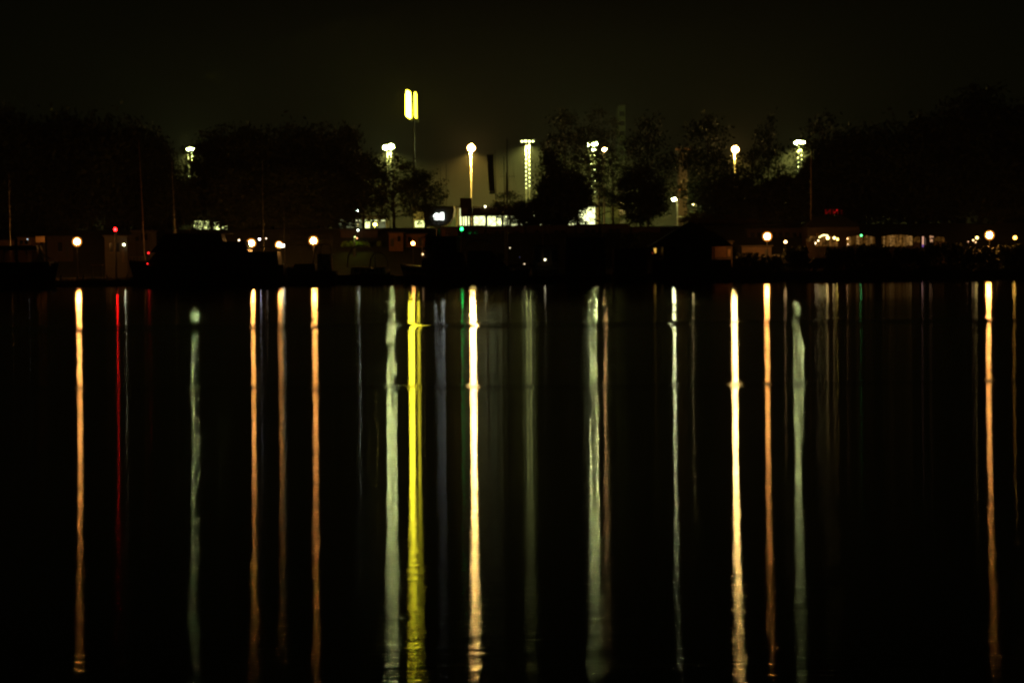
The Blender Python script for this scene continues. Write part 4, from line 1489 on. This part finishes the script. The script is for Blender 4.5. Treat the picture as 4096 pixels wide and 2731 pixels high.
# D: railed work boat with white cabin
b = Boat(1345, 1140, 252, 3.6, zz(1085, 252, 1240), 'work boat with a tall tubular railing and white cabin below an orange lamp', 'boat', 'work_boat', m_black, bowrise=.3)
u = lambda px: (b.x0 - wall_x(px, 252))
b.cabin(u(1326), u(1272), 1.5, b.fb * .95, zz(1020, 252, 1300), .02, .02, m_white, 'wheelhouse')
b.slab(u(1332), u(1266), 1.6, zz(1020, 252, 1300) + .01, .1, m_white)
b.window(u(1320), u(1312), 1.5, zz(1060, 252, 1300), zz(1038, 252, 1300))
b.window(u(1306), u(1300), 1.5, zz(1080, 252, 1300), zz(1062, 252, 1300))
b.cabin(u(1262), u(1170), 1.3, b.fb * .95, zz(1055, 252, 1200), .3, .05, m_dark, 'engine_casing')
b.rail(u(1325), u(1152), 1.3, zz(1000, 252, 1200), zz(939, 252, 1200), 4, m_pole, 3)
for px in (1285, 1325):
    MB().tube([at(px, 972, 250.5), at(px, 1088, 250.5)], .05, 5).build('stanchion', m_pole, b.t)
MB().tube([at(1284, 973, 250.5), at(1326, 973, 250.5)], .04, 5).build('top_bar', m_pole, b.t)
for q0, q1 in ((1268, 1300), (1262, 1245)):
    MB().tube([at(q0, 985, 250.3), at(q1, 1088, 250.3)], .06, 5).build('raking_spar', m_dark, b.t)

# E: low motor boats with canvas tops
for (ps, pb, Y, yt, lab, hm) in ((1350, 1560, 252, 980, 'low motor boat with rounded dark canopy below the green hedge', m_navy),
                                 (1575, 1440, 249, 1010, 'small dark motor boat moored left of the tugboat', m_black)):
    b = Boat(ps, pb, Y, 3.0, 1.2, lab, 'boat', 'motor_boat', hm, bowrise=.3, group='low motor boats')
    z2 = zz(yt, Y, ps)
    b.cabin(b.L * .25, b.L * .75, 1.2, 1.2, 2.2, .8, .1, m_white)
    prof = []
    mb = MB()
    for i in range(9):
        a_ = math.pi * i / 8
        prof.append((b.L * .45 - math.cos(a_) * b.L * .27, 2.2 + (z2 - 2.2) * math.sin(a_) ** .7))
    for i in range(8):
        (a0, c0), (a1, c1) = prof[i], prof[i + 1]
        mb.hexa([b.P(a0, -1.1, c0 - .04), b.P(a1, -1.1, c1 - .04), b.P(a1, 1.1, c1 - .04), b.P(a0, 1.1, c0 - .04), b.P(a0, -1.1, c0 + .04), b.P(a1, -1.1, c1 + .04), b.P(a1, 1.1, c1 + .04), b.P(a0, 1.1, c0 + .04)])
    mb.build('canopy', m_canvas, b.t)
    for k in range(3):
        b.window(b.L * (.32 + .12 * k), b.L * (.41 + .12 * k), 1.15, 1.5, 2.0)
    b.rail(b.L * .75, b.L * .97, .6, 1.4, 2.1, 4)

# F: tugboat, bow to the left with curved strakes
b = Boat(1870, 1598, 249, 4.6, zz(1075, 249, 1700), 'black tugboat with high wheelhouse and curved bow strakes, bow to the left', 'boat', 'tugboat', m_black, yaw=.12, bowrise=.35, blunt=1.3)
u = lambda px: (b.x0 - wall_x(px, 249))
b.cabin(u(1860), u(1690), 1.9, b.fb * .95, zz(1010, 249, 1760), .15, .05, m_black, 'deckhouse')
b.cabin(u(1835), u(1702), 1.6, zz(1010, 249, 1760) + .01, zz(950, 249, 1760), .1, .05, m_black, 'wheelhouse')
b.slab(u(1842), u(1692), 1.75, zz(950, 249, 1760) + .01, .14, m_black)
for i in range(5):
    b.window(u(1828 - i * 25), u(1810 - i * 25), 1.56, zz(985, 249, 1760), zz(965, 249, 1760))
for i in range(3):
    b.window(u(1845 - i * 45), u(1832 - i * 45), 1.86, zz(1045, 249, 1760), zz(1030, 249, 1760), nm='porthole')
MB().tube([b.P(u(1752), 0, zz(950, 249, 1760)), b.P(u(1752), 0, zz(916, 249, 1760))], [.22, .2], 8).build('funnel', m_black, b.t)
b.mast(u(1790), zz(950, 249, 1760), zz(925, 249, 1760), .05, stays=False, spreaders=((.8, .4),))
m_varn = mat('varnished strake', (.38, .22, .12), .45)
for dz, r_ in ((-.25, .05), (-1.0, .06)):
    pts = []
    for i in range(9):
        t_ = .58 + .42 * i / 8
        hb = max(b.B / 2 * (1 - max(0, (t_ - .45) / .55) ** 2.86), .05)
        rake = (b.fb * .5) * max(0, (t_ - .6) / .4) ** 2 * .35 * (-dz)
        pts.append(b.P(t_ * b.L - rake, -hb - .05, b.fb * (1 + .35 * t_ * t_) + dz))
    MB().tube(pts, r_, 5).build('bow_strake', m_varn, b.t)
MB().tube([at(1690, 962, 246.8), at(1690, 1040, 246.8)], .07, 6).build('lit_post', mat('varnished post', (.5, .3, .15), .5), b.t)
for y_ in (1003, 1030):
    MB().tube([at(1688, y_, 246.8), at(1706, y_, 246.8)], .04, 5).build('lit_bracket', mat('varnished post', (.5, .3, .15), .5), b.t)
MB().ball(at(1691, 1017, 246.7), .10, 6, 4).build('deck_lamp', glow('tug deck lamp', (1, .65, .3), 5), b.t)

# G: cruiser with arched canopy right of the tug
b = Boat(1860, 2120, 251, 3.4, zz(1085, 251, 1950), 'dark cabin cruiser with a big arched canopy right of the tugboat', 'boat', 'cabin_cruiser', m_navy, bowrise=.25)
u = lambda px: (wall_x(px, 251) - b.x0)
b.cabin(u(1865), u(2050), 1.4, b.fb * .95, zz(1003, 251, 1950), 1.0, .1, m_navy)
mb = MB()
prof = []
for i in range(11):
    a_ = math.pi * i / 10
    prof.append((u(1918) - math.cos(a_) * (u(1975) - u(1862)) / 2, zz(1003, 251, 1950) + (zz(960, 251, 1950) - zz(1003, 251, 1950)) * math.sin(a_) ** .6))
for i in range(10):
    (a0, c0), (a1, c1) = prof[i], prof[i + 1]
    mb.hexa([b.P(a0, -1.35, c0 - .05), b.P(a1, -1.35, c1 - .05), b.P(a1, 1.35, c1 - .05), b.P(a0, 1.35, c0 - .05), b.P(a0, -1.35, c0 + .05), b.P(a1, -1.35, c1 + .05), b.P(a1, 1.35, c1 + .05), b.P(a0, 1.35, c0 + .05)])
mb.build('arched_canopy', m_canvas, b.t)
for i in range(4):
    b.window(u(1885 + i * 35), u(1912 + i * 35), 1.36, zz(1040, 251, 1950), zz(1015, 251, 1950))
b.rail(b.L * .75, b.L * .97, .7, b.fb * 1.2, b.fb * 1.2 + .8, 5)
p = at(2098, 1056, 249)
MB().ball(p, .07, 6, 4).build('bow_lamp', glow('bow lamp', (1, .75, .45), 3), b.t)

# H: houseboats (box barges)
for (ps, pb, Y, yt, lab) in ((2240, 2120, 251, 985, 'low dark houseboat with a white lamp on its wall'),
                             (2430, 2245, 250, 955, 'tall dark box houseboat in the middle of the moorings'),
                             (2590, 2440, 252, 1000, 'low houseboat with a faintly lit cabin left of the boathouse')):
    b = Boat(ps, pb, Y, 4.0, 1.0, lab, 'houseboat', 'houseboat', m_black, bowrise=.05, blunt=3, group='houseboats at the moorings')
    z2 = zz(yt, Y, ps)
    b.cabin(b.L * .06, b.L * .92, 1.8, 1.0, z2, .02, .02, m_brown)
    b.slab(b.L * .04, b.L * .94, 2.0, z2 + .01, .15, m_roof)
    nwin = max(3, int(b.L / 1.6))
    for k in range(nwin):
        b.window(b.L * (.12 + .76 * k / nwin), b.L * (.12 + .76 * k / nwin) + .7, 1.76, 1.0 + (z2 - 1) * .45, 1.0 + (z2 - 1) * .8)
    b.window(b.L * .88 - .4, b.L * .88, 1.77, 1.05, 2.7 if z2 > 3 else z2 - .2, nm='door', m=m_dark)
    b.rail(b.L * .02, b.L * .98, 1.95, 1.0, 1.8, 8)
quay_dot(2180, 1039, 248.6, .13, (1, .9, .55), 6, 'h1', 'white oval lamp on the low dark houseboat')
quay_dot(2026 + 150 - 150 + 53 - 0, 1028, 249, .05, (.5, .5, 1), .15, 'h2', 'very faint bluish lamp over the cruiser bow')

# I: boathouse with hipped roof
Y = 254
bh = thing('boathouse', (wall_x(2765, Y), Y + 3, .2), 'black boathouse with a wide hipped roof, open at both ends', 'boathouse')
x0, x1 = wall_x(2598, Y), wall_x(2928, Y)
xm = wall_x(2766, Y)
ze, zp = zz(986, Y, 2760), zz(886, Y, 2760)
k0, k1 = wall_x(2685, Y), wall_x(2830, Y)
zk = zz(932, Y, 2760)
rf = MB()
# main hip with a shallower skirt
rf.hexa([(x0, Y - 2, ze), (x1, Y - 2, ze), (x1, Y + 8, ze), (x0, Y + 8, ze), (k0, Y + 1, zk), (k1 + 1.2, Y + 1, zk), (k1 + 1.2, Y + 5, zk), (k0, Y + 5, zk)])
rf.build('lower_roof', m_roof, bh)
MB().hexa([(k0, Y + 1, zk + .01), (k1 + 1.2, Y + 1, zk + .01), (k1 + 1.2, Y + 5, zk + .01), (k0, Y + 5, zk + .01), (xm - .15, Y + 2.9, zp), (xm + .15, Y + 2.9, zp), (xm + .15, Y + 3.1, zp), (xm - .15, Y + 3.1, zp)]).build('upper_roof', m_roof, bh)
MB().tube([(xm, Y + 3, zp - .1), (xm, Y + 3, zp + .35)], [.12, .03], 6).build('finial', m_roof, bh)
MB().box(wall_x(2803, Y), wall_x(2817, Y), Y + 4, Y + 4.6, zk - .1, zz(896, Y)).build('chimney', m_brick, bh)
MB().box(wall_x(2652, Y), wall_x(2846, Y), Y - .5, Y + 7, .3, ze - .01).build('wall', m_black, bh)
MB().box(x0 + .3, x1 - .3, Y - 1.4, Y + 7.4, -.3, zz(1045, Y)).build('deck', m_black, bh)
for p_ in (2602, 2928, 2852):
    MB().box(wall_x(p_, Y) - .09, wall_x(p_, Y) + .09, Y - 1.3, Y - 1.12, zz(1045, Y), ze - .01).build('pillar', m_black, bh)
for i in range(4):
    q0 = 2668 + i * 44
    MB().box(wall_x(q0, Y), wall_x(q0 + 26, Y), Y - .58, Y - .51, zz(1030, Y), zz(1000, Y)).build('shutter', m_roof, bh)
for i in range(14):
    q0 = 2660 + i * 13.2
    MB().box(wall_x(q0, Y), wall_x(q0 + 12.2, Y), Y - .545, Y - .505, .5, zz(1034, Y)).build('wall_board', m_black, bh)
# lamp lit store seen through the open right end, and lantern at the left end
sh = thing('louvred_store', (wall_x(2888, 264), 266, 1), 'small store with horizontal boards seen through the boathouse\'s right opening', 'shed')
MB().box(wall_x(2848, 264), wall_x(2930, 264), 264, 268, .9, zz(975, 264)).build('wall', m_brown, sh)
for i in range(8):
    z0_ = zz(1036, 264) + i * .225
    MB().box(wall_x(2850, 264), wall_x(2906, 264), 263.9 - (.03 if i % 2 else 0), 263.98, z0_, z0_ + .19).build('board', mat('louvre boards', (.13, .065, .035), .8), sh)
MB().box(wall_x(2910, 264), wall_x(2922, 264), 263.9, 263.98, zz(1034, 264), zz(1004, 264)).build('door', mat('pale door', (.22, .13, .07), .7), sh)
MB().box(wall_x(2840, 264), wall_x(2936, 264), 263.5, 268.4, zz(975, 264) + .01, zz(975, 264) + .15).build('roof', m_roof, sh)
ln_ = thing('paper_lantern', (wall_x(2620, 258), 258, zz(1016, 258)), 'glowing yellow tapered lantern at the boathouse\'s left opening', 'lantern')
a, c = at(2615, 993, 258), at(2625, 1012, 258)
MB().tube([((a.x + c.x) / 2 + .06, 258, c.z), ((a.x + c.x) / 2, 258, a.z)], [.10, .19], 8).build('lantern_shade', glow('lantern glow', (1, .55, .08), .9), ln_)
MB().tube([((a.x + c.x) / 2, 258, a.z), ((a.x + c.x) / 2, 258, a.z + .35)], .02, 5).build('hook', m_dark, ln_)
rp_ = thing('red_light_strip', (wall_x(2604, 258), 258, zz(1016, 258)), 'thin red light strip left of the yellow lantern', 'light strip')
MB().tube([at(2603, 981, 258), at(2604, 1014, 258)], .05, 5).build('upright_strip', glow('red strip', (1, .10, .03), .16), rp_)
MB().tube([at(2604, 1004, 257.9), at(2612, 1015, 257.9)], .05, 5).build('slanted_strip', glow('red strip', (1, .10, .03), .16), rp_)
rb = thing('rowing_boat', (wall_x(2628, 256), 256, 1.3), 'small pale upturned dinghy below the yellow lantern', 'boat')
mb = MB()
zz0 = zz(1036, 256)
for i in range(8):
    t0, t1 = i / 8, (i + 1) / 8
    f_ = lambda t: (wall_x(2608, 256) + t * 1.45, .5 * math.sin(math.pi * min(1, t * .8 + .1)), zz0 + .42 * math.sin(math.pi * min(1, t * .75 + .2)))
    A, C = f_(t0), f_(t1)
    mb.hexa([(A[0], 256 - A[1], zz0), (C[0], 256 - C[1], zz0), (C[0], 256 + C[1], zz0), (A[0], 256 + A[1], zz0),
             (A[0], 256 - A[1] * .5, A[2]), (C[0], 256 - C[1] * .5, C[2]), (C[0], 256 + C[1] * .5, C[2]), (A[0], 256 + A[1] * .5, A[2])])
mb.build('upturned_hull', m_lite, rb)
MB().tube([(wall_x(2608, 256), 255.5, zz0 + .02), (wall_x(2646, 256), 255.5, zz0 + .02)], .03, 5).build('gunwale', m_wood, rb)

# pale low cabins right of the boathouse
house(2968, 3086, 987, 266, 5, 'low pale cabin under the bright lamp right of the boathouse', mat('tan cabin wall', (.07, .045, .027), .8), nm='cabin', cat='cabin',
      windows=[(2980, 3000, 1010, 1032, m_glass, 'window'), (3012, 3034, 1010, 1032, m_glass, 'window'), (3060, 3074, 998, 1040, m_dark, 'door')])

# pontoon on the left with mooring piles
pt = thing('pontoon', (wall_x(330, 254), 254, 0), 'low green brown floating pontoon below the leftmost orange lamp', 'pontoon')
x0, x1 = wall_x(205, 254), wall_x(520, 254)
MB().box(x0, x1, 252.4, 255, .05, .75).build('float', mat('pontoon float', (.10, .09, .05), .9), pt)
npl = 26
for i in range(npl):
    MB().box(x0 + (x1 - x0) * i / npl + .02, x0 + (x1 - x0) * (i + 1) / npl - .02, 252.3, 255.05, .76, .84).build('plank', m_wood, pt)
for q0 in (240, 330, 425, 505):
    MB().tube([(wall_x(q0, 252.2), 252.2, -.6), (wall_x(q0, 252.2), 252.2, 1.5)], .13, 7).build('pile', m_dark, pt)
a = at(360, 1059, 253)
bx = thing('bench', (a.x + .5, 253.6, .84), 'low pale bench on the pontoon right of the leftmost lamp', 'bench')
MB().box(a.x, a.x + 1.6, 253.3, 253.8, a.z - .08, a.z).build('seat', mat('pale bench wood', (.4, .25, .18), .7), bx)
for s in (.15, 1.4):
    MB().box(a.x + s, a.x + s + .08, 253.35, 253.75, .84, a.z - .085).build('leg', m_dark, bx)
